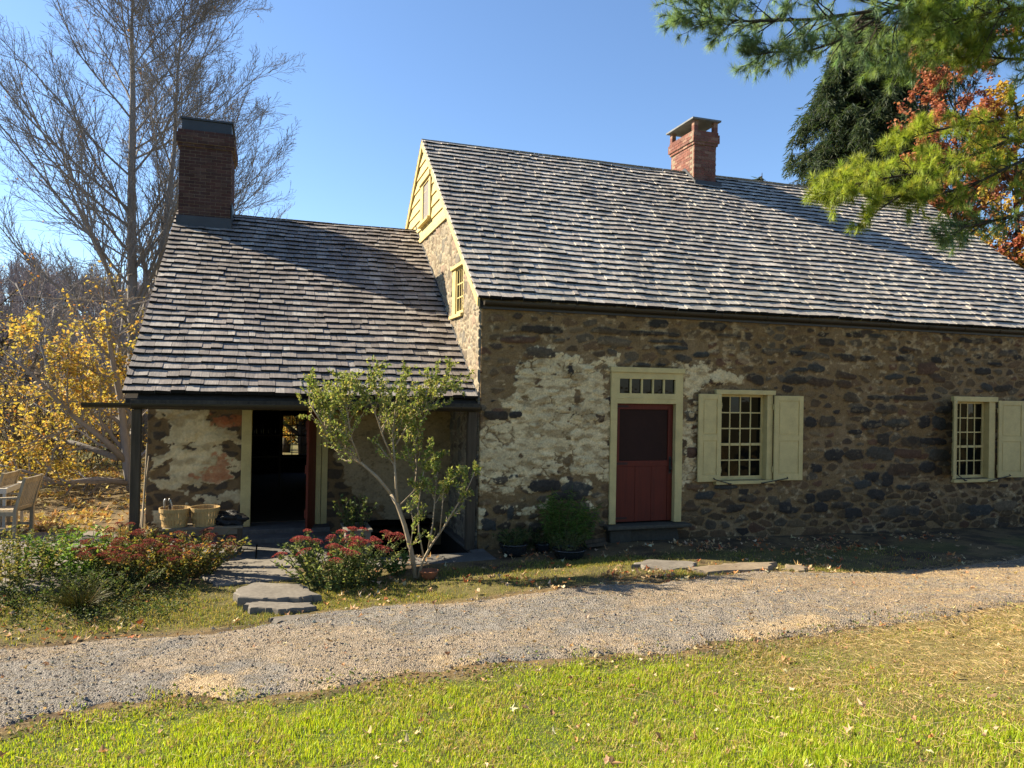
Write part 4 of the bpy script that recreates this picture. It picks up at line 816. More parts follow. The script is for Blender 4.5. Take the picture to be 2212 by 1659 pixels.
# room behind the open door: floor, ceiling, back wall with its own window
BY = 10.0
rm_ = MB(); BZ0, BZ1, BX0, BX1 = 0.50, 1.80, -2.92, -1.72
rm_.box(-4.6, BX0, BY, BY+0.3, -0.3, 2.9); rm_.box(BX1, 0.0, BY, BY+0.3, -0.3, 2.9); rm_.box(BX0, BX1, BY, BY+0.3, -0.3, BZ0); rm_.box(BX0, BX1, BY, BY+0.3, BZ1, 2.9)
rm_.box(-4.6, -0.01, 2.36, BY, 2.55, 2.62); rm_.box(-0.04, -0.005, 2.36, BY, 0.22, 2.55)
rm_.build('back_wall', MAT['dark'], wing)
fl_ = MB(); fl_.box(-4.6, -1.80, 2.2, BY, 0.10, 0.18); fl_.box(-1.80, -0.02, 3.95, BY, 0.10, 0.18); fl_.build('floor', MAT['floor'], wing)
window(wing, BX0, BX1, BZ0, BZ1, 4, 4, 0.06, 0.05, 0.06, 0.06, glass='clear', loc=(0, BY, 0), meet=2, mat=m_plain('dark_sash', (0.05, 0.03, 0.02), 0.7))
deck(wing, -5.04, -0.03, WY+0.02, 2.32, WR, WRZ-0.09)
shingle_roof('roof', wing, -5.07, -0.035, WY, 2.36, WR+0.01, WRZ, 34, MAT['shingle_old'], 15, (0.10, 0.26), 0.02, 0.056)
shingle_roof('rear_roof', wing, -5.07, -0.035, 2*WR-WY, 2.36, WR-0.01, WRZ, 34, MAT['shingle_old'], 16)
vf = MB(); vf.add([(-0.045, WY, 2.40), (-0.045, WR, WRZ+0.04), (-0.045, WR, WRZ+0.12), (-0.045, WY, 2.47), (-0.02, WY, 2.40), (-0.02, WR, WRZ+0.04), (-0.02, WR, WRZ+0.12), (-0.02, WY, 2.47)], [(0, 1, 2, 3), (3, 2, 6, 7), (0, 3, 7, 4)])
vf.build('flashing', MAT['lead'], wing)
gutter('gutter', wing, -5.535, -0.01, -0.09, 2.255, 0.06)
pl = MB(); pl.box(-4.97, -0.005, -0.015, 0.13, 2.17, 2.30); pl.build('porch_beam', MAT['beam'], wing)
for x0_, x1_, z0_ in ((-4.945, -4.825, 0.0), (-0.20, -0.065, 0.02)):
    p_ = MB(); p_.box(x0_, x1_, -0.055, 0.075, z0_, 2.17); p_.build('post', MAT['beam'], wing, bevel=0.008)
jb = MB(); jb.box(-3.59, -3.43, 1.83, 2.1, 0.17, 2.30); jb.box(-2.385, -2.30, 1.83, 2.1, 0.17, 2.30); jb.box(-2.292, -2.19, 1.835, 2.1, 0.17, 2.30); jb.box(-3.43, -2.385, 1.84, 2.1, 2.12, 2.30)
jb.build('door_frame', MAT['cream'], wing, bevel=0.006)
ld = MB(); hx, hy = -2.40, 1.84; dv_ = np.array([-0.17, -0.94, 0.0]); dv_ /= np.linalg.norm(dv_); nv = np.cross(dv_, [0, 0, 1.0])
for k in range(4): ld.obox(np.array([hx, hy, 1.15])+dv_*(0.12+0.235*k), dv_*0.115, nv*0.017, np.array([0, 0, 0.98]))
for zz in (0.5, 1.2, 1.9): ld.obox(np.array([hx, hy, zz])+dv_*0.47+nv*0.028, dv_*0.46, nv*0.011, np.array([0, 0, 0.07]))
ld.build('door', MAT['red'], wing, bevel=0.003)
sp = MB(); sp.box(-3.62, -2.15, 1.55, 2.2, 0.02, 0.165); sp.box(-3.5, -2.0, 1.15, 1.56, 0.0, 0.09); sp.build('door_step', MAT['flag'], wing, VS(sp, (0.13, 0.12, 0.11)), bevel=0.015)
chw, ztw = chimney(wing, -5.0, -4.005, 5.04, 6.35, 5.5, 7.72, MAT['brick_old'], 'cap')
hc = MB(); hc.box(-4.97, -4.02, 5.06, 6.33, ztw-0.02, ztw+0.22); hc.box(-5.0, -3.985, 5.03, 6.36, ztw+0.22, ztw+0.26); hc.build('metal_cap', MAT['lead'], chw, bevel=0.004)
fw = MB(); fw.box(-5.03, -3.985, 4.98, 5.036, 5.55, 5.93); fw.box(-4.0, -3.975, 5.03, 5.8, 5.7, 6.25); fw.build('flashing', MAT['lead'], chw)
# ------------------------------------------------------------------ things on the porch
bl_, br_ = at(350, 1142, 2, 0.43), at(524, 1137, 2, 0.43)
BYf = (bl_[1]+br_[1])/2; bx0, bx1 = bl_[0], br_[0]
bench = thing('bench', ((bx0+bx1)/2, BYf+0.17, 0.022), 'low grey wooden bench holding baskets under the porch roof', 'bench')
b = MB()
for k in range(2): b.box(bx0, bx1, BYf+k*0.19, BYf+k*0.19+0.183, 0.395, 0.43)
b.build('seat', MAT['bench'], bench, bevel=0.004)
b = MB(); b.box(bx0+0.02, bx1-0.02, BYf+0.02, BYf+0.045, 0.31, 0.394); b.box(bx0+0.02, bx1-0.02, BYf+0.33, BYf+0.355, 0.31, 0.394); b.build('apron', MAT['bench'], bench)
for x_ in (bx0+0.012, bx1-0.075):
    for y_ in (BYf+0.012, BYf+0.305):
        l_ = MB(); l_.box(x_, x_+0.063, y_, y_+0.06, 0.022, 0.394); l_.build('leg', MAT['beam'], bench, bevel=0.004)
def basket(px, label, r, seed):
    c = at(px, 1137, 1, BYf+0.20); c[2] = 0.43; h = 0.27
    t = thing('basket', c, label, 'basket', 'bushel baskets on the bench')
    b = MB(); n = 26
    for k in range(n):
        a0, a1 = 2*math.pi*k/n+0.012, 2*math.pi*(k+1)/n-0.012; P = []
        for rr, z in ((r*0.80, 0.0), (r*0.93, h*0.5), (r, h)):
            for dr in (0, -0.005):
                for a in (a0, a1): P.append((c[0]+(rr+dr)*math.cos(a), c[1]+(rr+dr)*math.sin(a), c[2]+z))
        b.add(P, [(0, 1, 5, 4), (4, 5, 9, 8), (3, 2, 6, 7), (7, 6, 10, 11), (8, 9, 11, 10), (0, 4, 6, 2), (4, 8, 10, 6), (1, 3, 7, 5), (5, 7, 11, 9)])
    b.lathe(c, [(r*0.79, 0.004), (r*0.79, 0.012)], 24); b.build('splints', MAT['splint'], t)
    for z0, z1, rr in ((h-0.055, h+0.003, 1.0), (h*0.42, h*0.42+0.04, 0.915), (0.0, 0.03, 0.80)):
        q = MB(); q.lathe(c, [(r*rr+0.002, z0), (r*rr+0.009, z0), (r*rr+0.012, z1), (r*rr+0.002, z1)], 28, False); q.build('hoop', MAT['splint'], t)
    return t, c
t1, c1 = basket(377, 'bushel basket with a hooked handle sticking out, nearest to the porch corner post', 0.205, 1)
t2, c2 = basket(442, 'bushel basket standing beside the black bag', 0.20, 2)
hk = thing('hooked_tool', c1, 'grey hooked handle standing in the left basket', 'garden tool')
q = MB(); a = np.linspace(0, math.pi, 9); p0 = c1+[-0.13, -0.02, 0.02]
q.tube([p0, p0+[-0.01, 0, 0.33]]+[p0+[0.03-0.04*math.cos(k), 0, 0.35+0.035*math.sin(k)] for k in a]+[p0+[0.085, 0, 0.30], p0+[0.10, 0.0, 0.10]], 0.016, 8); q.build('handle', MAT['steel'], hk, smooth=True)
q = MB(); q.tube([p0+[0.06, 0.02, 0.02], p0+[0.075, 0.02, 0.29]], [0.022, 0.03], 8); q.build('grip', MAT['beam'], hk)
# black bag slumped between basket and door frame
def lump(name, c, r, seed, mat, parent=None, base=None, amp=0.22, fr=3.0):
    nu, nv = 40, 24; u = np.linspace(0, 2*math.pi, nu, endpoint=False); v = np.linspace(0.02, math.pi-0.02, nv); Ug, Vg = np.meshgrid(u, v, indexing='ij')
    d = np.stack([np.cos(Ug)*np.sin(Vg), np.sin(Ug)*np.sin(Vg), np.cos(Vg)], -1)
    k = 1+amp*(fbm(d[..., 0]*fr+20+d[..., 2]*fr*0.7, d[..., 1]*fr+20-d[..., 2]*fr*0.6, seed, 4)-0.5)*2+0.05*np.sin(Ug*9+4*Vg)*np.sin(Vg)
    P = np.asarray(c)+d*k[..., None]*np.asarray(r); P[..., 2] = np.maximum(P[..., 2], c[2]-r[2]*0.92)
    idx = np.arange(nu*nv).reshape(nu, nv); n2 = np.roll(idx, -1, 0); F = np.stack([idx[:, :-1], n2[:, :-1], n2[:, 1:], idx[:, 1:]], -1).reshape(-1, 4)[:, ::-1]
    return mesh(name, P.reshape(-1, 3), F, mat, parent, None, True, base)
cb_ = at(493, 1120, 1, BYf+0.2); bag = lump('bag', (cb_[0]-0.02, cb_[1], 0.43+0.085), (0.27, 0.15, 0.10), 5, MAT['bag'], None, (cb_[0], cb_[1], 0.43), 0.55, 2.2); tag(bag, 'slumped black bag lying at the right end of the bench', 'bag')
# poles leaning in the porch corner
for (xa, ya, xb, yb, lab) in ((306, 1118, 318, 958, 'pale wooden pole leaning against the wall corner behind the porch post'), (300, 1122, 322, 985, 'thinner second pole leaning just left of the first behind the post')):
    A, B = at(xa, ya, 1, 1.25), at(xb, yb, 1, 1.84); A[2] = 0.03; o = MB(); o.tube([A, (A+B)/2, B], [0.014, 0.013, 0.011], 7); tag(o.build('wooden_pole', MAT['pole'], None, base=A), lab, 'pole', 'poles leaning in the porch corner')
# wooden planter in front of the wing wall
pc = at(770, 1197, 2, 0.03); px0, px1, py0, py1 = -1.95, -1.42, -0.15, 0.48
pl_c = at(746, 1204, 2, 0.02); px0 = pl_c[0]; px1 = at(802, 1204, 2, 0.02)[0]; py0 = pl_c[1]; py1 = py0+0.62; ph = 0.36
pt_ = thing('planter_box', ((px0+px1)/2, (py0+py1)/2, 0.02), 'weathered wooden planter box with a leafy plant beside the dark cellar opening', 'planter')
o = MB()
for k in range(3):
    z0_, z1_ = 0.03+k*(ph/3), 0.03+(k+1)*(ph/3)-0.006
    o.box(px0, px1, py0, py0+0.025, z0_, z1_); o.box(px0, px1, py1-0.025, py1, z0_, z1_); o.box(px0, px0+0.025, py0+0.026, py1-0.026, z0_, z1_); o.box(px1-0.025, px1, py0+0.026, py1-0.026, z0_, z1_)
o.build('boards', MAT['planter'], pt_)
o = MB(); o.box(px0-0.02, px1+0.02, py0-0.02, py0+0.04, ph+0.03, ph+0.055); o.box(px0-0.02, px1+0.02, py1-0.04, py1+0.02, ph+0.03, ph+0.055); o.box(px0-0.02, px0+0.04, py0+0.041, py1-0.041, ph+0.03, ph+0.055); o.box(px1-0.04, px1+0.02, py0+0.041, py1-0.041, ph+0.03, ph+0.055); o.build('rim', MAT['planter'], pt_)
o = MB(); o.box(px0+0.026, px1-0.026, py0+0.026, py1-0.026, 0.1, ph-0.01); o.build('soil', MAT['soil'], pt_)
PLANTER = ((px0+px1)/2, (py0+py1)/2+0.08, ph)
# pots and a plank by the main house wall
def pot(c, r, h, label, cat='pot'):
    c = np.array([c[0], c[1], float(HD(np.array(c[0]), np.array(c[1])))]); t = thing('glazed_pot', c, label, cat)
    o = MB(); o.lathe(c, [(r*0.68, -0.01), (r*0.86, h*0.3), (r*0.98, h*0.75), (r, h*0.9), (r*1.04, h*0.93), (r*1.04, h), (r*0.95, h), (r*0.93, h*0.85)], 36); o.build('bowl', MAT['glaze'], t, smooth=True)
    o = MB(); o.lathe(c, [(r*0.93, h*0.82), (r*0.93, h*0.86), (0.02, h*0.9)], 24); o.build('soil', MAT['soil'], t); return c
POT1 = pot(G(1116, 1204)+[0, 0.16, 0], 0.215, 0.19, 'shiny dark glazed bowl pot left of the bushy plant')
POT2 = pot(G(1240, 1211)+[0, 0.2, 0], 0.25, 0.15, 'low wide dark bowl pot in front of the bushy plant')
POT3 = pot(G(1178, 1196)+[0, 0.15, 0], 0.12, 0.14, 'small dark pot half hidden between two larger bowls')
pk = MB(); A = G(1262, 1185); B = G(1306, 1181); pk.bar(A+[0, 0, 0.05], B+[0, 0, 0.07], 0.16, 0.05); pk.bar(A+[0, 0.0, 0.10], B+[0, 0, 0.115], 0.03, 0.06); tag(pk.build('plank', MAT['beam'], None, base=(A+B)/2), 'short weathered plank lying beside the pots at the wall foot', 'plank')
# dark pot against the right end of the wing
o = MB(); c = np.array([-0.42, 1.55, 0.02])
# garden chairs and table on the patio
def chair(loc, rz):
    t = thing('garden_chair', (0, 0, 0), 'weathered slatted garden armchair turned sideways on the patio', 'chair', 'garden armchairs on the patio'); w2 = MAT['teak']
    # faces +x; seat 0.44 high
    for s_ in (-1, 1):
        y_ = s_*0.27
        o = MB(); o.tube([(0.24, y_, 0), (0.24, y_, 0.64)], 0.001, 4); o = MB(); o.box(0.215, 0.265, y_-0.025, y_+0.025, 0, 0.63); o.build('leg', w2, t, bevel=0.004)
        o = MB(); o.add([(x_, y_+d, z_) for d in (-0.025, 0.025) for x_, z_ in ((-0.27, 0), (-0.21, 0), (-0.22, 0.44), (-0.36, 0.97), (-0.405, 0.96), (-0.275, 0.44))],
                        [(0, 1, 2, 5), (5, 2, 3, 4), (6, 11, 8, 7), (11, 10, 9, 8), (1, 7, 8, 2), (2, 8, 9, 3), (3, 9, 10, 4), (4, 10, 11, 5), (5, 11, 6, 0), (0, 6, 7, 1)]); o.build('leg', w2, t)
        o = MB(); o.add([(x_, y_+s_*0.005+d, z_) for d in (-0.035, 0.035) for x_, z_ in ((0.30, 0.63), (0.30, 0.66), (0.0, 0.645), (-0.285, 0.66), (-0.28, 0.63), (0.0, 0.615))],
                        [(0, 1, 2, 5), (5, 2, 3, 4), (6, 11, 8, 7), (11, 10, 9, 8), (1, 7, 8, 2), (2, 8, 9, 3), (3, 9, 10, 4), (4, 10, 11, 5), (5, 11, 6, 0), (0, 6, 7, 1)]); o.build('armrest', w2, t)
        o = MB(); o.box(-0.22, 0.215, y_-0.014, y_+0.014, 0.35, 0.42); o.box(-0.23, 0.215, y_-0.012, y_+0.012, 0.12, 0.16); o.build('rail', w2, t)
    o = MB()
    for k in range(6): o.box(-0.21+k*0.08, -0.21+k*0.08+0.068, -0.245, 0.245, 0.421, 0.44)
    o.build('seat', w2, t)
    o = MB(); sl = np.array([-0.14, 0, 0.53])/np.linalg.norm([-0.14, 0, 0.53]); n_ = np.cross([0, 1, 0], sl)
    for k in range(9):
        y_ = -0.22+k*0.055; a = np.array([-0.255, y_, 0.47]); o.obox(a+sl*0.21, sl*0.21, np.array([0, 0.016, 0]), n_*0.007)
    o.obox(np.array([-0.255, 0, 0.47])+sl*0.455, sl*0.045, np.array([0, 0.244, 0]), n_*0.013); o.obox(np.array([-0.255, 0, 0.47])-sl*0.01, sl*0.03, np.array([0, 0.244, 0]), n_*0.013); o.build('backrest', w2, t)
    t.location = loc; t.rotation_euler = (0, 0, rz); return t
cpos = at(60, 1160, 2, 0.01)
ch1 = chair((cpos[0]-0.36, cpos[1]+0.25, 0.012), R(170)); ch1['label'] = 'weathered slatted garden armchair in full view at the left edge'
c2_ = copy_tree(ch1); p2 = at(0, 1150, 2, 0.01); c2_.location = (p2[0]-0.35, p2[1]+0.45, 0.012); c2_.rotation_euler = (0, 0, R(172)); c2_['label'] = 'second garden armchair, mostly cut off by the left picture edge'
tp = at(14, 1056, 2, 0.74); tb = thing('garden_table', (tp[0]-0.45, tp[1]+0.5, 0.012), 'pale white edged garden table behind the armchairs', 'table')
o = MB(); X1, Y0 = tp[0], tp[1]
for k in range(8): o.box(X1-1.0, X1-0.045, Y0+0.045+k*0.115, Y0+0.045+k*0.115+0.108, 0.715, 0.738)
o.build('tabletop', MAT['teak'], tb)
o = MB(); o.box(X1-1.05, X1, Y0, Y0+0.044, 0.66, 0.745); o.box(X1-1.05, X1, Y0+0.97, Y0+1.014, 0.66, 0.745); o.box(X1-0.044, X1, Y0+0.044, Y0+0.97, 0.66, 0.745); o.box(X1-1.05, X1-1.006, Y0+0.044, Y0+0.97, 0.66, 0.745); o.build('edge_frame', MAT['white'], tb)
for x_ in (X1-0.06, X1-1.04):
    for y_ in (Y0+0.02, Y0+0.95): o = MB(); o.box(x_, x_+0.045, y_, y_+0.045, 0.012, 0.66); o.build('leg', MAT['white'], tb)
# string of bulbs from the wing roof out over the patio
A = np.array([-5.05, 3.1, 4.50]); pts = [atd(305, 642, 15.2), atd(225, 650, 15.0), atd(130, 646, 14.8), atd(60, 640, 14.6), atd(-60, 625, 14.4), atd(-250, 590, 14.0)]
sl_ = thing('string_lights', pts[0], 'string of clear bulbs hanging out to the left from the kitchen roof', 'string lights')
o = MB(); o.tube(pts, 0.006, 5); o.build('cord', MAT['pole'], sl_)
for px_ in (63, 85, 141, 224):
    k = np.interp(px_, [-250, -60, 60, 130, 225, 305], [5, 4, 3, 2, 1, 0]); i = int(min(k, 4)); c = pts[i]*(1-(k-i))+pts[i+1]*(k-i)
    o = MB(); o.lathe(c+[0, 0, -0.17], [(0.004, 0), (0.03, 0.012), (0.045, 0.045), (0.036, 0.085), (0.018, 0.11), (0.016, 0.12)], 14); bb_ = o.build('bulb', MAT['bulb'], sl_, smooth=True)
    o = MB(); o.lathe(c+[0, 0, -0.055], [(0.018, 0), (0.018, 0.05), (0.006, 0.06)], 10); o.build('socket', MAT['black'], bb_)
# things just inside the kitchen
shf = thing('wall_shelf', (-3.2, 4.0, 1.2), 'dim shelf of jars just inside the kitchen door', 'shelf')
o = MB(); o.box(-3.75, -2.95, 5.2, 5.5, 1.45, 1.48); o.box(-3.75, -2.95, 5.2, 5.5, 1.0, 1.03); o.box(-3.78, -3.75, 5.2, 5.5, 0.2, 2.0); o.box(-2.95, -2.92, 5.2, 5.5, 0.2, 2.0); o.build('case', MAT['beam'], shf)
for k in range(5): j = MB(); c = (-3.6+k*0.14, 5.3, 1.482); j.lathe(c, [(0.04, 0), (0.045, 0.02), (0.045, 0.13), (0.022, 0.18), (0.022, 0.24)], 12); tag(j.build('jar', MAT['glaze'], None, smooth=True, base=c), 'dark bottle shaped jar on the shelf inside the kitchen', 'jar', 'jars on the kitchen shelf')
# ------------------------------------------------------------------ plants
def leafmesh(name, parent, C, D, S, asp, cols, mat='leaf', fold=0.25, N=None, extra=None):
    V, F = leaf_geo(C, D, S, asp, fold, N); cc = np.repeat(cols, 4, 0)
    if extra is not None: F = [F, extra[1]+len(V)]; V = np.concatenate([V, extra[0]]); cc = np.concatenate([cc, np.tile(extra[2], (len(extra[0]), 1))])
    return mesh(name, V, F, MAT[mat], parent, cc)
def stemset(root, n, h, spread, lean, k=5):
    """n curved stems rising from a footprint; returns points (n,k+1,3)"""
    a = RNG.uniform(0, 6.28, n); r = np.sqrt(RNG.random(n)); b = np.stack([root[0]+np.cos(a)*r*spread[0], root[1]+np.sin(a)*r*spread[1], np.full(n, root[2])], 1)
    out = np.stack([np.cos(a)*r, np.sin(a)*r, 0*a], 1)*np.array(lean)[None]+RNG.normal(0, 0.05, (n, 3))*[1, 1, 0]; hh = h*RNG.uniform(0.7, 1.05, n)*(1-0.25*r**2)
    t = np.linspace(0, 1, k+1); P = b[:, None]+out[:, None]*(t**1.5)[None, :, None]; P[:, :, 2] += hh[:, None]*t[None]; return P
def mound(V, F, root, rx, ry):               # low root crown the stems grow from
    a = np.linspace(0, 2*math.pi, 17)[:-1]; ring = np.stack([root[0]+np.cos(a)*rx, root[1]+np.sin(a)*ry, np.full(16, root[2]-0.015)], 1)
    W = np.concatenate([ring, [[root[0], root[1], root[2]+0.035]]]); k = np.arange(16); T = np.stack([k, (k+1) % 16, np.full(16, 16)], 1)
    return np.concatenate([V, W]), [F, T+len(V)]
def along(P, m, t0=0.15, t1=1.0):
    n, k, _ = P.shape; i = RNG.integers(0, n, m); t = RNG.uniform(t0, t1, m)*(k-1); j = np.minimum(t.astype(int), k-2); f = (t-j)[:, None]
    return P[i, j]*(1-f)+P[i, j+1]*f, unit(P[i, j+1]-P[i, j])
def polyseg(P, r0, r1, n=4):
    N, k, _ = P.shape; r = np.linspace(r0, r1, k); return seg_geo(P[:, :-1].reshape(-1, 3), P[:, 1:].reshape(-1, 3), np.tile(r[:-1], N), np.tile(r[1:], N), n)
def sedum(px, py, w_, dpt, h, nst, nheads, label, fcol, lcol, lean=(0.45, 0.35)):
    root = G(px, py); root = root+[0, dpt, 0]; root[2] = H(root[0], root[1])
    t = thing('sedum_plant', root, label, 'flowering plant'); P = stemset(root, nst, h, (w_*0.5, dpt*0.8), (w_*lean[0], dpt*0.6, 0)); V, F = polyseg(P, 0.007, 0.004)
    C, T = along(P, nst*42, 0.08, 0.97); D = unit(RNG.normal(size=C.shape)*[1, 1, 0.45]+T*0.5); leafmesh('foliage', t, C, D, RNG.uniform(0.035, 0.075, len(C)), 0.55, pick(lcol, len(C), 0.25)); V, F = mound(V, F, root, w_*0.5, dpt*0.8); mesh('stems', V, F, MAT['leaf'], t, np.tile((0.12, 0.13, 0.05), (len(V), 1)))
    tips = P[:, -1]; order = np.argsort(-(tips[:, 2]-0.25*tips[:, 1]))[:nheads]
    for i in order:
        c = tips[i]; r = RNG.uniform(0.055, 0.10); n = 170; a = RNG.uniform(0, 6.28, n); q = np.sqrt(RNG.random(n)); tl = RNG.normal(0, 0.25, 2)
        pos = np.stack([np.cos(a)*q*r, np.sin(a)*q*r, r*0.42*(1-q**2)+np.cos(a)*q*r*tl[0]+np.sin(a)*q*r*tl[1]], 1)+c; s = RNG.uniform(0.007, 0.014, n)
        D = unit(np.stack([np.cos(a)*q, np.sin(a)*q, 0.6+0*a], 1)+RNG.normal(0, 0.5, (n, 3))); V1, F1 = leaf_geo(pos, D, s, 1.1, 0.4)
        rays_ = np.stack([np.cos(a[:14])*r*0.6, np.sin(a[:14])*r*0.6, np.full(14, r*0.18)], 1)+c; V2, F2 = seg_geo(np.repeat((c-[0, 0, r*0.5])[None], 14, 0), rays_, np.full(14, 0.003), np.full(14, 0.002), 3)
        cc = np.concatenate([np.repeat(pick(fcol, n, 0.3), 4, 0), np.tile((0.20, 0.17, 0.07), (len(V2), 1))])
        mesh('flower_head', np.concatenate([V1, V2]), [F1, F2+len(V1)], MAT['petal'], t, cc)
    return t
RED = [(0.33, 0.06, 0.06), (0.40, 0.10, 0.085), (0.25, 0.04, 0.042), (0.36, 0.12, 0.08)]; MAR = [(0.22, 0.05, 0.045), (0.27, 0.08, 0.06), (0.17, 0.035, 0.032), (0.25, 0.11, 0.06)]
GRN = [(0.13, 0.17, 0.05), (0.19, 0.22, 0.07), (0.09, 0.12, 0.035), (0.26, 0.26, 0.10)]; YEL = [(0.26, 0.24, 0.05), (0.18, 0.18, 0.05), (0.32, 0.24, 0.06), (0.12, 0.13, 0.04), (0.28, 0.15, 0.05)]
sedum(735, 1282, 0.95, 0.42, 0.70, 75, 34, 'dense red flowered sedum clump beside the thick stone step', RED, GRN, (0.42, 0.4))
sedum(345, 1268, 1.2, 0.55, 0.58, 95, 42, 'sprawling dark red sedum clump with yellowing leaves left of the flagstones', MAR, YEL, (0.42, 0.4))
sedum(262, 1262, 0.8, 0.5, 0.66, 45, 12, 'pale yellow leaved sedum with few dark heads behind the sprawling clump', MAR, YEL, (0.4, 0.4))
def bush(name, px, py, w_, dpt, h, nst, nl, ls, asp, cols, label, cat='plant', mat='leaf', dz=0.0, stemcol=(0.14, 0.13, 0.05), droop=0.0, root=None, lean=0.4, t0=0.15):
    if root is None: root = G(px, py)+[0, dpt, 0]; root[2] = H(root[0], root[1])
    root = np.array(root, float); t = thing(name, root, label, cat); P = stemset(root, nst, h, (w_*0.5, dpt), (w_*lean, dpt*0.8, 0)); V, F = polyseg(P, 0.005, 0.002, 3)
    C, T = along(P, nl, t0, 1.0); D = unit(RNG.normal(size=C.shape)*[1, 1, 0.5]+T*0.6-np.array([0, 0, droop])); leafmesh('foliage', t, C, D, RNG.uniform(ls*0.6, ls*1.3, nl), asp, pick(cols, nl, 0.25), mat); V, F = mound(V, F, root, w_*0.5, dpt); mesh('stems', V, F, MAT['leaf'], t, np.tile(stemcol, (len(V), 1))); return t
FRESH = [(0.13, 0.23, 0.035), (0.18, 0.28, 0.05), (0.09, 0.16, 0.03)]; DK = [(0.05, 0.075, 0.02), (0.07, 0.10, 0.03), (0.10, 0.11, 0.035), (0.04, 0.055, 0.02)]
bush('leafy_plant', 145, 1262, 0.95, 0.42, 0.62, 45, 1500, 0.11, 0.24, FRESH, 'bright green plant with long pointed leaves in the left bed', droop=0.15)
bush('low_shrub', 15, 1285, 0.9, 0.5, 0.72, 45, 2400, 0.05, 0.55, [(0.16, 0.16, 0.05), (0.25, 0.21, 0.06), (0.09, 0.10, 0.035)], 'yellowing leafy shrub at the left picture edge', 'shrub')
bush('low_shrub', 95, 1320, 1.1, 0.35, 0.36, 50, 2200, 0.04, 0.55, DK, 'dark low shrub in front of the bright green plant', 'shrub')
bush('low_shrub', 215, 1310, 0.8, 0.3, 0.40, 40, 1700, 0.045, 0.5, DK+[(0.15, 0.15, 0.05)], 'dark leafy shrub at the foot of the sprawling sedum', 'shrub')
# tuft of arching dry grass in the bed
def tuft(px, py, n, L, cols, label):
    r = G(px, py)+[0, 0.15, 0]; a = RNG.uniform(0, 6.28, n); b = r+np.stack([np.cos(a)*0.06, np.sin(a)*0.06, 0*a], 1); l = RNG.uniform(0.4, 1, n)*L; o = RNG.uniform(0.15, 0.9, n)
    d = np.stack([np.cos(a), np.sin(a), 0*a], 1); K = 5; tt = np.linspace(0, 1, K+1); P = b[:, None]+d[:, None]*(o*l)[:, None, None]*(tt**1.3)[None, :, None]; P[:, :, 2] += (l[:, None]*(tt[None]-0.55*o[:, None]*tt[None]**2)); V, F = polyseg(P, 0.0035, 0.0008, 3)
    return tag(mesh('grass_tuft', V, F, MAT['gleaf'], None, np.repeat(pick(cols, n, 0.2), (K)*6, 0), base=r), label, 'grass tuft')
tuft(165, 1335, 420, 0.5, [(0.14, 0.13, 0.04), (0.22, 0.18, 0.06), (0.09, 0.11, 0.03)], 'tuft of arching grass in the shade of the left bed')
tuft(282, 1180, 500, 0.45, [(0.42, 0.31, 0.13), (0.34, 0.25, 0.10), (0.48, 0.37, 0.18)], 'pale dry grass tuft behind the sedum')
x, y = scatter(26000, -9.5, -3.6, -4.2, -0.9, lambda x, y: (y > far_y(x)+0.4)*ss(-3.8-x, 0, 0.6)*(0.3+0.7*ss(fbm(x*1.5+5, y*1.5+5, 77), 0.35, 0.6)))
n = len(x); D = RNG.normal(size=(n, 3)); D[:, 2] = np.abs(D[:, 2])*0.4
V, F = leaf_geo(np.stack([x, y, HD(x, y)+RNG.uniform(0.01, 0.14, n)], 1), D, RNG.uniform(0.02, 0.05, n), 0.6); tag(mesh('ground_cover', V, F, MAT['leaf'], None, np.repeat(pick(DK+[(0.17, 0.17, 0.05)], n, 0.25), 4, 0)), 'dark leafy ground cover filling the left garden bed', 'ground cover', kind='stuff')
bush('leafy_plant', 866, 1246, 0.3, 0.15, 0.30, 14, 260, 0.075, 0.45, [(0.09, 0.15, 0.035), (0.13, 0.20, 0.05), (0.06, 0.10, 0.03)], 'small glossy green plant at the foot of the multi stemmed shrub')
bush('potted_plant', 0, 0, 0.34, 0.2, 0.55, 22, 420, 0.06, 0.5, DK+[(0.10, 0.14, 0.05)], 'dark leafy plant growing in the wooden planter box', root=PLANTER)
bush('potted_plant', 0, 0, 0.3, 0.15, 0.26, 22, 420, 0.07, 0.3, DK, 'low trailing plant in the shiny dark bowl pot', root=POT1+[0, 0, 0.16], lean=0.9, droop=0.3)
bush('potted_plant', 0, 0, 0.3, 0.15, 0.3, 20, 320, 0.05, 0.35, DK, 'low dark plant in the wide bowl pot', root=POT2+[0, 0, 0.12], lean=0.6)
bush('bushy_plant', 1228, 1188, 0.62, 0.22, 0.92, 60, 2600, 0.12, 0.12, [(0.08, 0.14, 0.025), (0.11, 0.18, 0.03), (0.06, 0.10, 0.02)], 'bushy green plant with narrow drooping leaves against the whitewashed wall', droop=0.7, root=G(1232, 1190)+[0, 0.18, 0], lean=0.38, t0=0.2)
bush('fern', 1160, 1190, 0.5, 0.2, 0.36, 40, 1300, 0.05, 0.3, DK, 'dark ferny plants between the two bowl pots', root=G(1165, 1188)+[0, 0.15, 0], lean=0.7, droop=0.2)

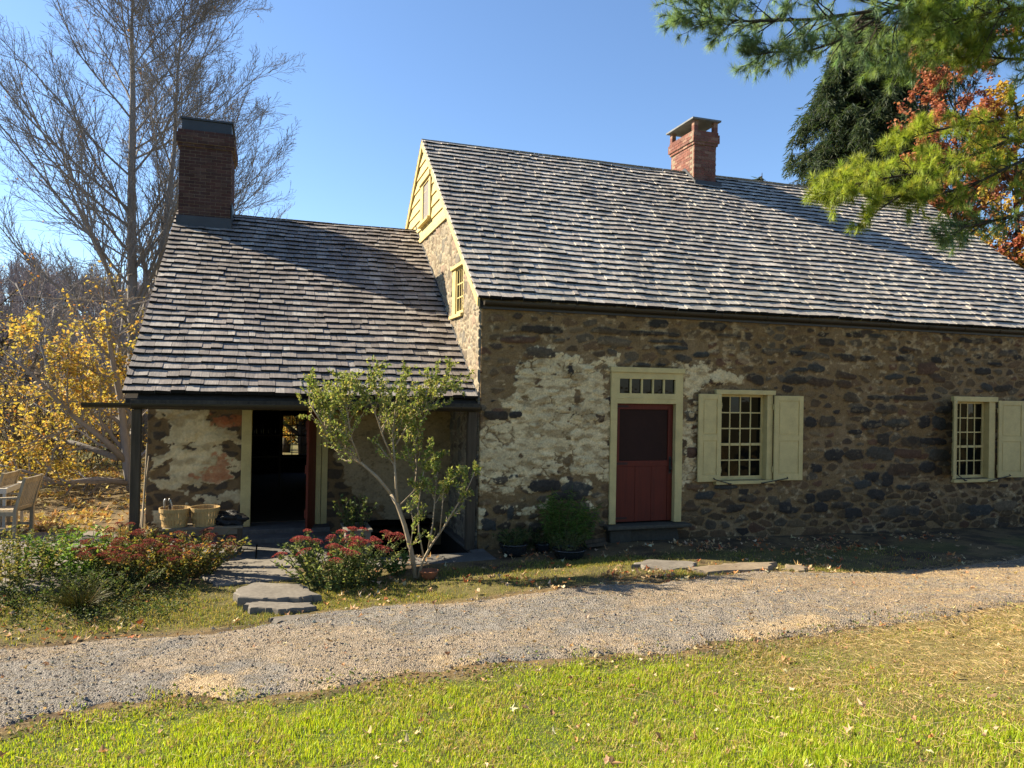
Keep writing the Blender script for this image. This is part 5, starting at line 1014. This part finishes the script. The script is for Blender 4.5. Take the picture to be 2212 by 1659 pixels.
# ------------------------------------------------------------------ branching skeletons
def branch(S, D, L, r, K=5, wob=0.12, up=0.0, taper=0.25):
    """N curved limbs: S starts, D directions, L lengths, r base radii -> points (N,K+1,3), radii (N,K+1)"""
    N = len(S); P = np.zeros((N, K+1, 3)); P[:, 0] = S; d = unit(D); upv = np.array([0, 0, 1.0])
    for k in range(K):
        d = unit(d+RNG.normal(0, wob, (N, 3))+upv*up/K); P[:, k+1] = P[:, k]+d*(L/K)[:, None]
    return P, r[:, None]*np.linspace(1, taper, K+1)[None]
def kids(P, Rr, per, t0, t1, ang, lenf, rf, L, upbias=0.0, shape=None):
    N, K1, _ = P.shape; m = N*per; i = np.repeat(np.arange(N), per); t = (t0+(t1-t0)*(np.tile(np.arange(per), N)+RNG.random(m))/per); f = t*(K1-1); j = np.minimum(f.astype(int), K1-2); w_ = (f-j)[:, None]
    S = P[i, j]*(1-w_)+P[i, j+1]*w_; T = unit(P[i, j+1]-P[i, j]); u, v = frames(T); a = RNG.uniform(0, 6.28, m); an = RNG.normal(ang, ang*0.22, m)
    D = T*np.cos(an)[:, None]+(u*np.cos(a)[:, None]+v*np.sin(a)[:, None])*np.sin(an)[:, None]; D[:, 2] += upbias
    l = L[i]*lenf*(shape(t) if shape else (1-0.55*t))*RNG.uniform(0.7, 1.25, m); rr = np.minimum(np.take_along_axis(Rr[i], j[:, None], 1)[:, 0]*rf, 1)
    return S, unit(D), l, rr
def geo(levels, rmin=0.0, n=(8, 6, 4, 3, 3, 3)):
    Vs, Fs, o = [], [], 0
    for k, (P, Rr) in enumerate(levels):
        N, K1, _ = P.shape; V, F = seg_geo(P[:, :-1].reshape(-1, 3), P[:, 1:].reshape(-1, 3), np.maximum(Rr[:, :-1], rmin).ravel(), np.maximum(Rr[:, 1:], rmin).ravel(), n[min(k, len(n)-1)]); Vs.append(V); Fs.append(F+o); o += len(V)
    return np.concatenate(Vs), np.concatenate(Fs)
A3 = lambda *v: np.array(v, float)
# rose-of-sharon shrub in front of the wing: limbs traced in space
rt = G(905, 1252); rt[2] = H(rt[0], rt[1]); shrub = thing('shrub', rt, 'tall multi stemmed shrub with sparse yellow green leaves before the kitchen wing', 'shrub')
dS = float((rt-CAM)@Fv)
def limb(pts, r0, r1): return np.array([atd(x_, y_, dS+dz) for x_, y_, dz in pts]), r0, r1
LIMBS = [limb([(898, 1248, 0), (888, 1190, .02), (874, 1135, .05), (858, 1090, .08), (845, 1068, .1)], .042, .034),
 limb([(845, 1068, .1), (815, 1030, .15), (780, 1000, .1), (745, 970, .05), (712, 940, 0), (690, 905, -.1), (668, 870, -.15)], .030, .008),
 limb([(858, 1085, .08), (855, 1040, .1), (852, 990, .15), (848, 940, .2), (852, 900, .2), (858, 850, .25)], .026, .007),
 limb([(852, 1000, .15), (830, 950, 0), (815, 905, -.1), (800, 870, -.15), (788, 850, -.2)], .016, .006), limb([(856, 960, .2), (880, 920, .3), (905, 885, .35), (935, 850, .4), (965, 835, .4)], .017, .005),
 limb([(780, 1000, .1), (760, 950, -.1), (752, 900, -.2), (745, 860, -.25)], .012, .005), limb([(740, 966, .05), (715, 930, .25), (705, 890, .3), (690, 872, .3)], .010, .004),
 limb([(903, 1250, 0), (912, 1215, -.05), (930, 1180, -.1), (958, 1140, -.15), (985, 1095, -.2), (1008, 1060, -.25), (1025, 1020, -.3)], .026, .006),
 limb([(915, 1205, -.05), (905, 1150, .05), (903, 1095, .1), (912, 1040, .1), (918, 1000, .1)], .015, .005), limb([(925, 1185, -.1), (935, 1130, -.05), (940, 1070, 0), (945, 1010, 0), (940, 985, 0)], .014, .004),
 limb([(950, 1150, -.15), (955, 1100, -.2), (958, 1060, -.2), (975, 1035, -.2)], .010, .004), limb([(895, 1240, 0), (885, 1195, -.1), (893, 1130, -.1), (885, 1085, -.1)], .013, .004),
 limb([(860, 1095, .08), (895, 1060, .2), (900, 1010, .25), (895, 960, .3), (912, 910, .3), (925, 880, .35)], .012, .004)]
b = MB(); tw = []
for P, r0, r1 in LIMBS:
    b.tube(P, 0.8*np.linspace(r0, r1, len(P)), 7); tw.append((P, np.linspace(r0, r1, len(P))))
b.build('trunk', MAT['bark_tan'], shrub, smooth=True)
SS, DD, LL, RR = [], [], [], []
for li, (P, r) in enumerate(tw):
    if li == 0: continue
    low = li in (7, 8, 9, 10, 11); m = 13 if not low else 7
    S, D, l, rr = kids(P[None], r[None], m, 0.30 if not low else 0.35, 1.0, 0.7, 1.0, 0.6, np.array([0.55 if not low else 0.30]), 0.35, lambda t: 1.1-0.4*t); SS.append(S); DD.append(D); LL.append(l); RR.append(np.maximum(rr, 0.003))
P1, r1 = branch(np.concatenate(SS), np.concatenate(DD), np.concatenate(LL), np.concatenate(RR), 5, 0.16, 0.5); L1 = np.concatenate(LL)
S, D, l, rr = kids(P1, r1, 4, 0.15, 0.95, 0.8, 0.6, 0.7, L1, 0.1); P2, r2 = branch(S, D, l, np.maximum(rr, 0.002), 4, 0.2, 0.3)
V, F = geo([(P1, r1), (P2, r2)], 0.0015, (4, 3)); mesh('twigs', V, F, MAT['bark_tan'], shrub)
C1, T1 = along(P1, 3400, 0.15, 1.0); C2, T2 = along(P2, 7600, 0.05, 1.0); C = np.concatenate([C1, C2]); T = np.concatenate([T1, T2])
keep = RNG.random(len(C)) < np.where(C[:, 2] < 1.15, 0.35, 1.0); C, T = C[keep], T[keep]
leafmesh('foliage', shrub, C, unit(RNG.normal(size=C.shape)+T*0.5), RNG.uniform(0.03, 0.058, len(C)), 0.62, pick([(0.22, 0.27, 0.06), (0.30, 0.32, 0.08), (0.15, 0.19, 0.05), (0.36, 0.33, 0.10)], len(C), 0.2))
o = MB(); tc = G(925, 1254)+[0.02, 0.06, 0]; o.lathe(tc, [(0.06, 0), (0.10, 0.05), (0.12, 0.10), (0.13, 0.115), (0.12, 0.12), (0.11, 0.09)], 20); tag(o.build('clay_pot', MAT['terracotta'], None, smooth=True, base=tc), 'small clay pot at the base of the multi stemmed shrub', 'pot')
# ------------------------------------------------------------------ trees
def tree(name, root, label, group=None): return thing(name, root, label, 'tree', group)
def gnd(p): p = np.array(p, float); p[2] = float(H(p[0], p[1])); return p
# the big bare maple with two stems behind the kitchen chimney
DB = 27.0
r0 = gnd(atd(300, 985, DB)); big = tree('bare_maple', r0, 'tall nearly leafless maple with two grey stems behind the kitchen chimney')
trA = np.array([r0, atd(290, 800, DB), atd(286, 640, DB), atd(284, 420, DB), atd(287, 200, DB), atd(284, 60, DB), atd(288, -20, DB), atd(285, -50, DB)])
trB = np.array([r0+[0.25, 0, 0], atd(318, 820, DB+.3), atd(338, 650, DB+.5), atd(352, 520, DB+.6), atd(376, 330, DB+.6), atd(384, 150, DB+.5), atd(394, 40, DB+.5), atd(402, -15, DB+.5)])
b = MB(); ra = np.array([.28, .22, .18, .14, .095, .055, .03, .015]); rb = np.array([.21, .165, .13, .105, .075, .045, .025, .012])
b.tube(trA, ra, 10); b.tube(trB, rb, 10); b.build('trunk', MAT['bark'], big, smooth=True)
lv = []
for P, r, L_, per, t0 in ((trA, ra, 9.8, 48, 0.17), (trB, rb, 8.3, 48, 0.18)):
    S, D, l, rr = kids(P[None], r[None], per, t0, 0.97, 0.92, 1.0, 0.30, np.array([L_]), 0.08, lambda t: 1.05-0.78*t)
    P1, r1 = branch(S, D, l, np.maximum(rr, 0.018), 8, 0.07, 0.45, 0.18); S, D, l2, rr = kids(P1, r1, 12, 0.10, 0.97, 0.50, 0.44, 0.62, l, 0.05)
    P2, r2 = branch(S, D, l2, np.maximum(rr, 0.009), 6, 0.085, 0.35, 0.3); S, D, l3, rr = kids(P2, r2, 9, 0.12, 0.97, 0.55, 0.50, 0.65, l2, 0.05)
    P3, r3 = branch(S, D, l3, np.maximum(rr, 0.0055), 4, 0.12, 0.2, 0.4); S, D, l4, rr = kids(P3, r3, 4, 0.2, 1.0, 0.55, 0.55, 0.7, l3, 0.02)
    P4, r4 = branch(S, D, l4, np.maximum(rr, 0.004), 3, 0.2, 0.1, 0.5); lv += [(P1, r1), (P2, r2), (P3, r3), (P4, r4)]
V, F = geo([lv[0], lv[4]], 0, (5, 5)); mesh('limbs', V, F, MAT['bark'], big)
V, F = geo([lv[1], lv[2], lv[3], lv[5], lv[6], lv[7]], 0.005, (3,)); mesh('twigs', V, F, MAT['bark'], big)
C, T = along(np.concatenate([lv[3][0], lv[7][0]]), 30000, 0.3, 1.0)
dens = 0.015+0.45*ss(C[:, 0], -6.0, -1.5)*ss(11.0-C[:, 2], 0, 4.5)*ss(vnoise(C[:, 0]*0.7+40, C[:, 2]*0.7+40, 5), 0.45, 0.75); k = RNG.random(len(C)) < dens; C, T = C[k], T[k]
leafmesh('last_leaves', big, C, RNG.normal(size=C.shape)-[0, 0, 0.6], RNG.uniform(0.06, 0.12, len(C)), 0.7, pick([(0.38, 0.22, 0.09), (0.30, 0.15, 0.06), (0.44, 0.30, 0.14)], len(C)), 'dry')
def broad(name, px, py, depth, hgt, label, leafc, nleaf, size, group=None, spread=4.0, per=(14, 8, 6), traced=None, bark='bark_dark', mat='leaf', clump=0.45, zmax=None, t0=0.12, up=0.35, lean=(0, 0), lo=0.0, trunk_r=0.16, seed=3, at_=None):
    root = gnd(atd(px, py, depth) if at_ is None else at_); t = tree(name, root, label, group)
    if traced: P0 = [np.array(q) for q in traced]
    else: P0 = [np.array([root+[lean[0]*k*k/25+RNG.normal(0, .06), lean[1]*k*k/25+RNG.normal(0, .06), hgt*k/5] for k in range(6)])]
    b = MB(); lv = []; sp = []
    for i, P in enumerate(P0):
        P[0] = P[0] if i else root; r = np.linspace(trunk_r*(1 if i == 0 else 0.6), trunk_r*0.15, len(P)); b.tube(P, r, 8)
        S, D, l, rr = kids(P[None], r[None], per[0], t0, 1.0, 0.95, 1.0, 0.5, np.array([spread]), 0.1, lambda t: 1.1-0.65*t); P1, r1 = branch(S, D, l, np.maximum(rr, 0.015), 6, 0.11, up)
        S, D, l2, rr = kids(P1, r1, per[1], 0.2, 1.0, 0.7, 0.45, 0.6, l); P2, r2 = branch(S, D, l2, np.maximum(rr, 0.007), 4, 0.13, 0.2)
        S, D, l3, rr = kids(P2, r2, per[2], 0.2, 1.0, 0.7, 0.5, 0.6, l2); P3, r3 = branch(S, D, l3, np.maximum(rr, 0.004), 3, 0.15, 0.1); lv += [(P1, r1), (P2, r2), (P3, r3)]; sp += [P2[:, [0, 1, 2, 3]], P3]
    b.build('trunk', MAT[bark], t, smooth=True); V, F = geo(lv, 0.004, (4, 3, 3)); mesh('branches', V, F, MAT[bark], t)
    C, T = along(np.concatenate(sp), int(nleaf*2.2), 0.2, 1.0); cl = fbm(C[:, 0]*1.1+50+C[:, 1]*0.7, C[:, 2]*1.6+50+C[:, 1]*0.5, seed, 3); k = (cl > clump) & (RNG.random(len(C)) < (np.clip((zmax-C[:, 2])/1.5, 0.06, 1) if zmax else 1)) & (C[:, 2] > lo); C, T = C[k][:nleaf], T[k][:nleaf]
    if len(C):
        D = RNG.normal(size=C.shape)*[1, 1, 0.6]-[0, 0, 0.45]; N = RNG.normal(size=C.shape)+[0, 0, 1.2]
        leafmesh('crown', t, C+RNG.normal(0, 0.05, C.shape), D, RNG.uniform(0.6, 1.3, len(C))*size, 0.75, pick(leafc, len(C), 0.22), mat, 0.2, N)
    return t
YM = [(0.52, 0.39, 0.075), (0.46, 0.36, 0.085), (0.56, 0.37, 0.09), (0.38, 0.31, 0.08), (0.48, 0.28, 0.075)]
OR = [(0.50, 0.25, 0.05), (0.56, 0.36, 0.07), (0.42, 0.18, 0.05)]
dY = 17.5; q = lambda x, y, d=0: atd(x, y, dY+d)
broad('yellow_maple', 286, 1078, dY, 0, 'yellow leaved maple spreading left of the porch corner post', YM, 10000, 0.09, spread=2.2, per=(15, 7, 6), clump=0.39, zmax=4.7, up=0.0, trunk_r=0.13, bark='bark',
      traced=[[q(286, 1078), q(276, 1010), q(268, 930), q(258, 850), q(240, 760), q(230, 680), q(222, 640)], [q(276, 1000), q(225, 950, -.3), q(165, 905, -.6), q(110, 850, -.8), q(60, 800, -1), q(10, 760, -1.2)], [q(283, 1045), q(210, 1035, -.5), q(130, 1045, -.9), q(60, 1020, -1.2), q(-20, 1000, -1.5)],
              [q(268, 930), q(310, 860, .4), q(325, 790, .6), q(330, 740, .8)], [q(255, 990), q(170, 960, .6), q(80, 940, .9), q(0, 900, 1.2), q(-60, 880, 1.3)]])
broad('yellow_maple', -70, 1050, 22, 5.5, 'paler yellow tree at the far left picture edge', YM, 7000, 0.10, spread=2.8, per=(16, 7, 5), clump=0.46, zmax=3.9)
broad('bare_sapling', 128, 1030, 20, 5.2, 'slender leafless tree with dark crooked branches at left', OR, 300, 0.07, spread=3.0, per=(18, 7, 5), clump=0.62, up=0.15, trunk_r=0.08, lean=(-1.2, 0.3), bark='bark')
broad('bare_sapling', 20, 1030, 24, 6.0, 'taller leafless tree rising at the left picture edge', OR, 200, 0.07, spread=4.0, per=(24, 8, 6), clump=0.62, up=0.2, trunk_r=0.10, lean=(0.8, 0.3), bark='bark')
broad('orange_tree', 655, 985, 26, 4.2, 'orange leaved tree seen through the back window of the kitchen', YM+OR, 12000, 0.13, spread=2.2, per=(26, 8, 6), clump=0.30, lo=-0.2, t0=0.0)
broad('orange_tree', 618, 975, 27.5, 4.0, 'yellow orange tree behind the left part of the kitchen', YM+OR, 5000, 0.14, spread=2.4, per=(22, 8, 6), clump=0.38, lo=-0.2, t0=0.0)
for (a, d, lab) in ((255, 30, 'grey tree trunk standing in the meadow just left of the porch post'), (278, 33, 'second grey trunk farther back in the meadow'), (105, 28, 'dark trunk in the thicket behind the armchair')):
    r = gnd(atd(a, 985, d)); tt = tree('meadow_tree', r, lab, 'trunks beyond the patio'); b = MB(); b.tube([r, r+[0.05, 0, 1.6], r+[-0.05, 0, 3.4], r+[0.1, 0.1, 5.5]], [0.24, 0.19, 0.15, 0.06], 8); b.build('trunk', MAT['bark'], tt, smooth=True)
    S, D, l, rr = kids(np.array([[r, r+[0.05, 0, 1.6], r+[-0.05, 0, 3.4], r+[0.1, 0.1, 5.5]]]), np.array([[0.2, 0.16, 0.12, 0.05]]), 22, 0.35, 1, 0.8, 1, 0.4, np.array([2.4])); P1, r1 = branch(S, D, l, np.maximum(rr, 0.02), 5, 0.1, 0.3); S, D, l2, rr = kids(P1, r1, 8, 0.2, 1, 0.6, 0.5, 0.6, l); P2, r2 = branch(S, D, l2, np.maximum(rr, 0.01), 4, 0.12, 0.2); V, F = geo([(P1, r1), (P2, r2)], 0.008, (4, 3)); mesh('crown', V, F, MAT['bark'], tt)
# right of and behind the main house
broad('copper_tree', 2050, 960, 24.5, 13.2, 'copper red leaved tree rising behind the right end of the big roof', [(0.34, 0.11, 0.06), (0.42, 0.16, 0.09), (0.26, 0.07, 0.045), (0.44, 0.21, 0.12)], 15000, 0.125, spread=3.9, per=(38, 8, 6), clump=0.33, t0=0.30, lo=4.0, up=0.2)
broad('golden_tree', 2195, 960, 23.5, 12.0, 'golden yellow tree beyond the right gable of the big roof', [(0.52, 0.32, 0.05), (0.44, 0.26, 0.05), (0.56, 0.40, 0.10), (0.38, 0.26, 0.06)], 19000, 0.12, spread=3.7, per=(44, 8, 6), clump=0.30, t0=0.05, lo=0.5, up=0.1)
broad('golden_tree', 2330, 960, 30.0, 12.0, 'second golden tree farther right, mostly behind the pine boughs', [(0.50, 0.33, 0.06), (0.40, 0.28, 0.08), (0.50, 0.24, 0.08)], 9000, 0.14, spread=4.2, per=(34, 8, 6), clump=0.38, t0=0.15, up=0.1)
def spruce(px, depth, topy, rad, label, nb=150, ns=26, leader=0.0):
    root = gnd(atd(px, 950, depth)); top = atd(px, topy, depth); Ht = top[2]-root[2]; t = tree('spruce', root, label)
    b = MB(); tp = [root, root+[0, 0, Ht*0.5], [root[0], root[1], top[2]]]; b.tube(tp, [0.025*Ht, 0.014*Ht, 0.01], 8); b.build('trunk', MAT['bark_dark'], t)
    u = np.sort(RNG.random(nb)**0.8); z = root[2]+0.6+u*(Ht-0.7); a = np.arange(nb)*2.4+RNG.normal(0, .3, nb); L = rad*(1-u)**0.72*RNG.uniform(0.8, 1.12, nb)+0.12
    K = 6; tt = np.linspace(0, 1, K+1); d = np.stack([np.cos(a), np.sin(a), 0*a], 1); P = np.stack([0*z+root[0], 0*z+root[1], z], 1)[:, None]+d[:, None]*(L[:, None]*tt)[:, :, None]
    P[:, :, 2] += L[:, None]*(0.10*tt-0.62*tt**2+0.34*tt**3.5)[None]*np.where(u[:, None] > 0.9, -0.5, 1); r = np.tile(np.linspace(0.03, 0.006, K+1), (nb, 1)); V, F = geo([(P, r)], 0, (4,)); mesh('branches', V, F, MAT['bark_dark'], t)
    C, T = along(P, nb*ns, 0.12, 1.0); m = len(C); side = unit(np.cross(T, [0, 0, 1.0]))*RNG.choice([-1, 1], m)[:, None]; D = unit(T*0.5+side*0.5+RNG.normal(0, .25, (m, 3))-[0, 0, 0.75]); LS = RNG.uniform(0.25, 0.75, m)*np.clip(rad/3.0, 0.35, 1)
    n = 18; s = np.tile(np.linspace(0, 1, n), m); i = np.repeat(np.arange(m), n); C2 = C[i]+D[i]*(LS[i]*s)[:, None]; C2[:, 2] -= LS[i]*s**2*0.2; D2 = unit(D[i]*0.7+RNG.normal(0, 0.5, C2.shape)-[0, 0, 0.35]); leafmesh('foliage', t, C2, D2, RNG.uniform(0.16, 0.32, len(C2)), 0.15, pick([(0.035, 0.060, 0.030), (0.05, 0.075, 0.035), (0.07, 0.09, 0.04), (0.03, 0.05, 0.032)], len(C2), 0.25), 'needle')
    return t
spruce(1850, 28.5, 20, 6.3, 'dark drooping spruce behind the big roof, left of the copper tree', 330, 40)
spruce(1985, 33.0, -60, 5.6, 'taller spruce behind the copper tree and the pine boughs', 200, 22)
spruce(1637, 25.0, 372, 0.9, 'small spruce whose tip just shows above the roof ridge', 70, 10)

# white pine: trunk outside the picture on the right, boughs reaching in
pr_ = gnd(A3(12.8, -3.4, 0)); pine = tree('white_pine', pr_, 'white pine whose long needled boughs reach in from the right')
trunk = np.array([pr_, pr_+[0, .1, 3], pr_+[.1, .1, 6], pr_+[0, .2, 9], pr_+[0, .2, 12], pr_+[0, .2, 15]]); b = MB(); b.tube(trunk, [.34, .30, .26, .21, .15, .05], 12); b.build('trunk', MAT['bark_dark'], pine, smooth=True)
BL = [(0.20, 0.30, 0.19), (0.25, 0.35, 0.21), (0.16, 0.24, 0.14)]; MG = [(0.23, 0.31, 0.08), (0.29, 0.37, 0.09), (0.18, 0.25, 0.065)]; LG = [(0.33, 0.40, 0.07), (0.40, 0.44, 0.09), (0.25, 0.32, 0.06)]  # light put into needle colours: blue-green for backlit boughs, yellow-green for sunlit
BO = [ # photo-traced bough lines: (x, y, depth) ..., colours, number of side shoots
 ([(2212, -30, 10.8), (1950, 15, 10.2), (1750, 42, 9.9), (1620, 46, 9.7), (1540, 40, 9.6), (1490, 26, 9.5)], BL, 34, 1.0),
 ([(2150, -110, 10.8), (1955, 2, 10.4), (1900, 38, 10.2), (1803, 92, 10.0), (1740, 112, 9.9), (1680, 112, 9.8), (1635, 118, 9.7)], BL, 26, 0.9),
 ([(2150, -90, 10.4), (1900, -50, 10.1), (1700, -20, 9.9), (1560, -12, 9.7)], BL, 24, 1.0),
 ([(2300, 20, 11.2), (2100, 60, 11.0), (1990, 95, 10.8), (1910, 120, 10.6)], BL+MG, 24, 1.0),
 ([(2330, 60, 10.9), (2200, 75, 10.7), (2110, 85, 10.6), (2040, 100, 10.5)], BL+MG, 26, 0.9), ([(2330, -40, 10.4), (2210, -30, 10.2), (2100, -10, 10.1), (1990, 0, 10.0)], BL+MG, 26, 1.0),
 ([(2320, 10, 10.2), (2180, 20, 10.0), (2080, 40, 9.9), (1990, 50, 9.8)], MG, 22, 1.0), ([(2330, 130, 10.6), (2230, 130, 10.4), (2150, 125, 10.3), (2090, 110, 10.2)], MG+LG, 14, 0.7),
 ([(2500, 170, 11.6), (2212, 290, 11.0), (2108, 332, 10.8), (2013, 370, 10.6), (1917, 384, 10.4), (1860, 394, 10.3), (1830, 404, 10.2), (1795, 414, 10.1)], LG, 40, 0.85),
 ([(2108, 332, 10.8), (2010, 385, 10.5), (1930, 432, 10.2), (1868, 474, 10.0)], LG, 16, 0.6), ([(2400, 230, 11.4), (2200, 255, 11.0), (2080, 268, 10.8), (1985, 292, 10.6), (1945, 305, 10.5)], LG, 18, 0.6),
 ([(2330, 300, 10.8), (2212, 345, 10.6), (2120, 390, 10.4), (2030, 420, 10.3), (1960, 440, 10.1)], LG+MG, 20, 0.6), ([(2400, 400, 10.6), (2212, 462, 10.3), (2140, 478, 10.2), (2080, 492, 10.1), (2050, 512, 10.0)], BL+MG, 16, 0.6)]
bl_m = MB(); cents, dirs, colsn = [], [], []; twl = []
for pts, cl, ns, sz in BO:
    P = np.array([atd(*p) for p in pts]); r = np.linspace(0.030, 0.005, len(P)); bl_m.tube(P, r, 6)
    if pts[0][0] > 2180: bl_m.tube([trunk[0]+[0, .2, max(P[0][2]-0.3, 3)], (P[0]+trunk[0]+[0, .2, max(P[0][2]-0.3, 3)])/2*[1, 1, 0]+[0, 0, P[0][2]+0.1], P[0]], [0.06, 0.045, 0.03], 6)
    S, D, l, rr = kids(P[None], r[None], int(ns*1.5), 0.06, 1.0, 0.8, 1.0, 0.55, np.array([0.92*sz]), 0.0, lambda t: 1.05-0.65*t); D[:, 2] = D[:, 2]*0.55-0.10
    P1, r1 = branch(S, D, l, np.maximum(rr, 0.005), 5, 0.10, 0.12); S, D, l2, rr = kids(P1, r1, 5, 0.2, 1.0, 0.65, 0.45, 0.7, l, 0.05); P2, r2 = branch(S, D, l2, np.maximum(rr, 0.0035), 3, 0.10, 0.15); twl += [(P1, r1), (P2, r2)]
    for Q, fr in ((P1, (3, 5)), (P2, (2, 3)), (P[None], tuple(range(2, len(P))))):
        for f in fr:
            c = Q[:, f]; d = unit(Q[:, f]-Q[:, f-1]); cents.append(c); dirs.append(d); colsn.append(np.repeat(pick(cl, len(c), 0.2), 1, 0))
bl_m.build('boughs', MAT['bark_dark'], pine, smooth=True); V, F = geo(twl, 0.003, (4, 3)); mesh('twigs', V, F, MAT['bark_dark'], pine)
C = np.concatenate(cents); D = np.concatenate(dirs); cc = np.concatenate(colsn); n = 28; m = len(C); i = np.repeat(np.arange(m), n)
nd = unit(D[i]*0.85+RNG.normal(0, 0.52, (m*n, 3))-[0, 0, 0.10]); L = RNG.uniform(0.10, 0.155, m*n); base = C[i]-D[i]*RNG.uniform(0, 0.05, (m*n, 1)); u, v = frames(nd); wv = u*0.0031
tip = base+nd*L[:, None]; tip[:, 2] -= 0.012; V = np.stack([base-wv, base+wv, tip], 1).reshape(-1, 3); F = np.arange(m*n*3).reshape(-1, 3)
mesh('needles', V, F, MAT['needle'], pine, np.repeat(cc[i]*RNG.uniform(0.8, 1.2, (m*n, 1)), 3, 0)); print('tufts', m)

# wooded slope far behind
hx = np.linspace(-190, 150, 90); hy = np.linspace(38, 190, 40); HX, HY = np.meshgrid(hx, hy, indexing='ij')
def hill_z(x, y): return -0.6+(ss(y+0.25*np.minimum(x, 0)*0, 44, 120)*(12.0*ss(-x, -20, 40)+2.5))*(0.75+0.5*fbm(x*0.02+9, y*0.02+9, 99, 3))
HZ = hill_z(HX, HY); idx = np.arange(HX.size).reshape(HX.shape); F = np.stack([idx[:-1, :-1], idx[1:, :-1], idx[1:, 1:], idx[:-1, 1:]], -1).reshape(-1, 4)
hc_ = np.array([0.16, 0.115, 0.075])*(0.7+0.6*fbm(HX*0.15+9, HY*0.15+9, 98)[..., None]); tag(mesh('hillside', np.stack([HX, HY, HZ], -1).reshape(-1, 3), F, m_col('forest_floor', 0.95, 1.5, 0.5, 0.5, 0.2), None, hc_.reshape(-1, 3), True), kind='structure')
n = 1500; x = np.where(RNG.random(1500) < 0.65, RNG.uniform(-110, -5, 1500), RNG.uniform(-130, 120, 1500)); y = 56+RNG.random(n)**0.8*85; z = hill_z(x, y)-0.1; h = RNG.uniform(4.5, 8.0, n)
tk = np.stack([x, y, z], 1); P0, r0_ = branch(tk, np.tile(A3(0, 0, 1), (n, 1))+RNG.normal(0, .06, (n, 3)), h, RNG.uniform(0.06, 0.13, n), 4, 0.05, 0.3); S, D, l, rr = kids(P0, r0_, 14, 0.15, 1.0, 0.6, 0.42, 0.5, h, 0.1); P1, r1 = branch(S, D, l, np.maximum(rr, .035), 3, 0.12, 0.35); S, D, l2, rr = kids(P1, r1, 9, 0.1, 1, 0.7, 0.55, 0.6, l); P2, r2 = branch(S, D, l2, np.maximum(rr, .02), 2, 0.15, 0.2)
V, F = geo([(P0, r0_), (P1, r1), (P2, r2)], 0.02, (4, 3, 3)); tag(mesh('far_woods', V, F, m_bark('hazed_bark', (0.20, 0.165, 0.155), (0.34, 0.29, 0.275))), 'leafless grey brown woods covering the far slope', 'woods', kind='stuff')  # bark colour paled to stand in for haze over the slope
# thicket between patio and slope
n = 260; x = RNG.uniform(-26, -6, n); y = RNG.uniform(9, 24, n); k = (x < -7-(y-9)*0.1); x, y = x[k], y[k]; n = len(x); bs = np.stack([x, y, H(x, y)], 1); h = RNG.uniform(1.2, 3.2, n)
S = np.repeat(bs, 7, 0)+RNG.normal(0, .15, (n*7, 3))*[1, 1, 0]; D = A3(0, 0, 1)+RNG.normal(0, .35, (n*7, 3)); P1, r1 = branch(S, D, np.repeat(h, 7)*RNG.uniform(.6, 1.1, n*7), np.full(n*7, .014), 5, .12, .1); S, D, l, rr = kids(P1, r1, 7, .25, 1, .6, .45, .6, np.repeat(h, 7)); P2, r2 = branch(S, D, l, np.maximum(rr, .005), 3, .15, .1); V, F = geo([(P1, r1), (P2, r2)], .005, (3, 3)); C, T = along(P2, 26000, .1, 1); k = fbm(C[:, 0]*.8+50, C[:, 1]*.5+C[:, 2]*.8+50, 121, 3) > .46; C = C[k]
V2, F2 = leaf_geo(C, RNG.normal(size=C.shape)-[0, 0, .4], RNG.uniform(.06, .13, len(C)), .75, .2, RNG.normal(size=C.shape)+[0, 0, 1.2]); cl = np.concatenate([np.tile((.11, .085, .065), (len(V), 1)), np.repeat(pick(YM+OR+[(.30, .22, .10)], len(C), .25), 4, 0)]); tag(mesh('thicket', np.concatenate([V, V2]), [F, F2+len(V)], MAT['leaf'], None, cl), 'tangled yellow and brown brush beyond the patio', 'brush', kind='stuff')
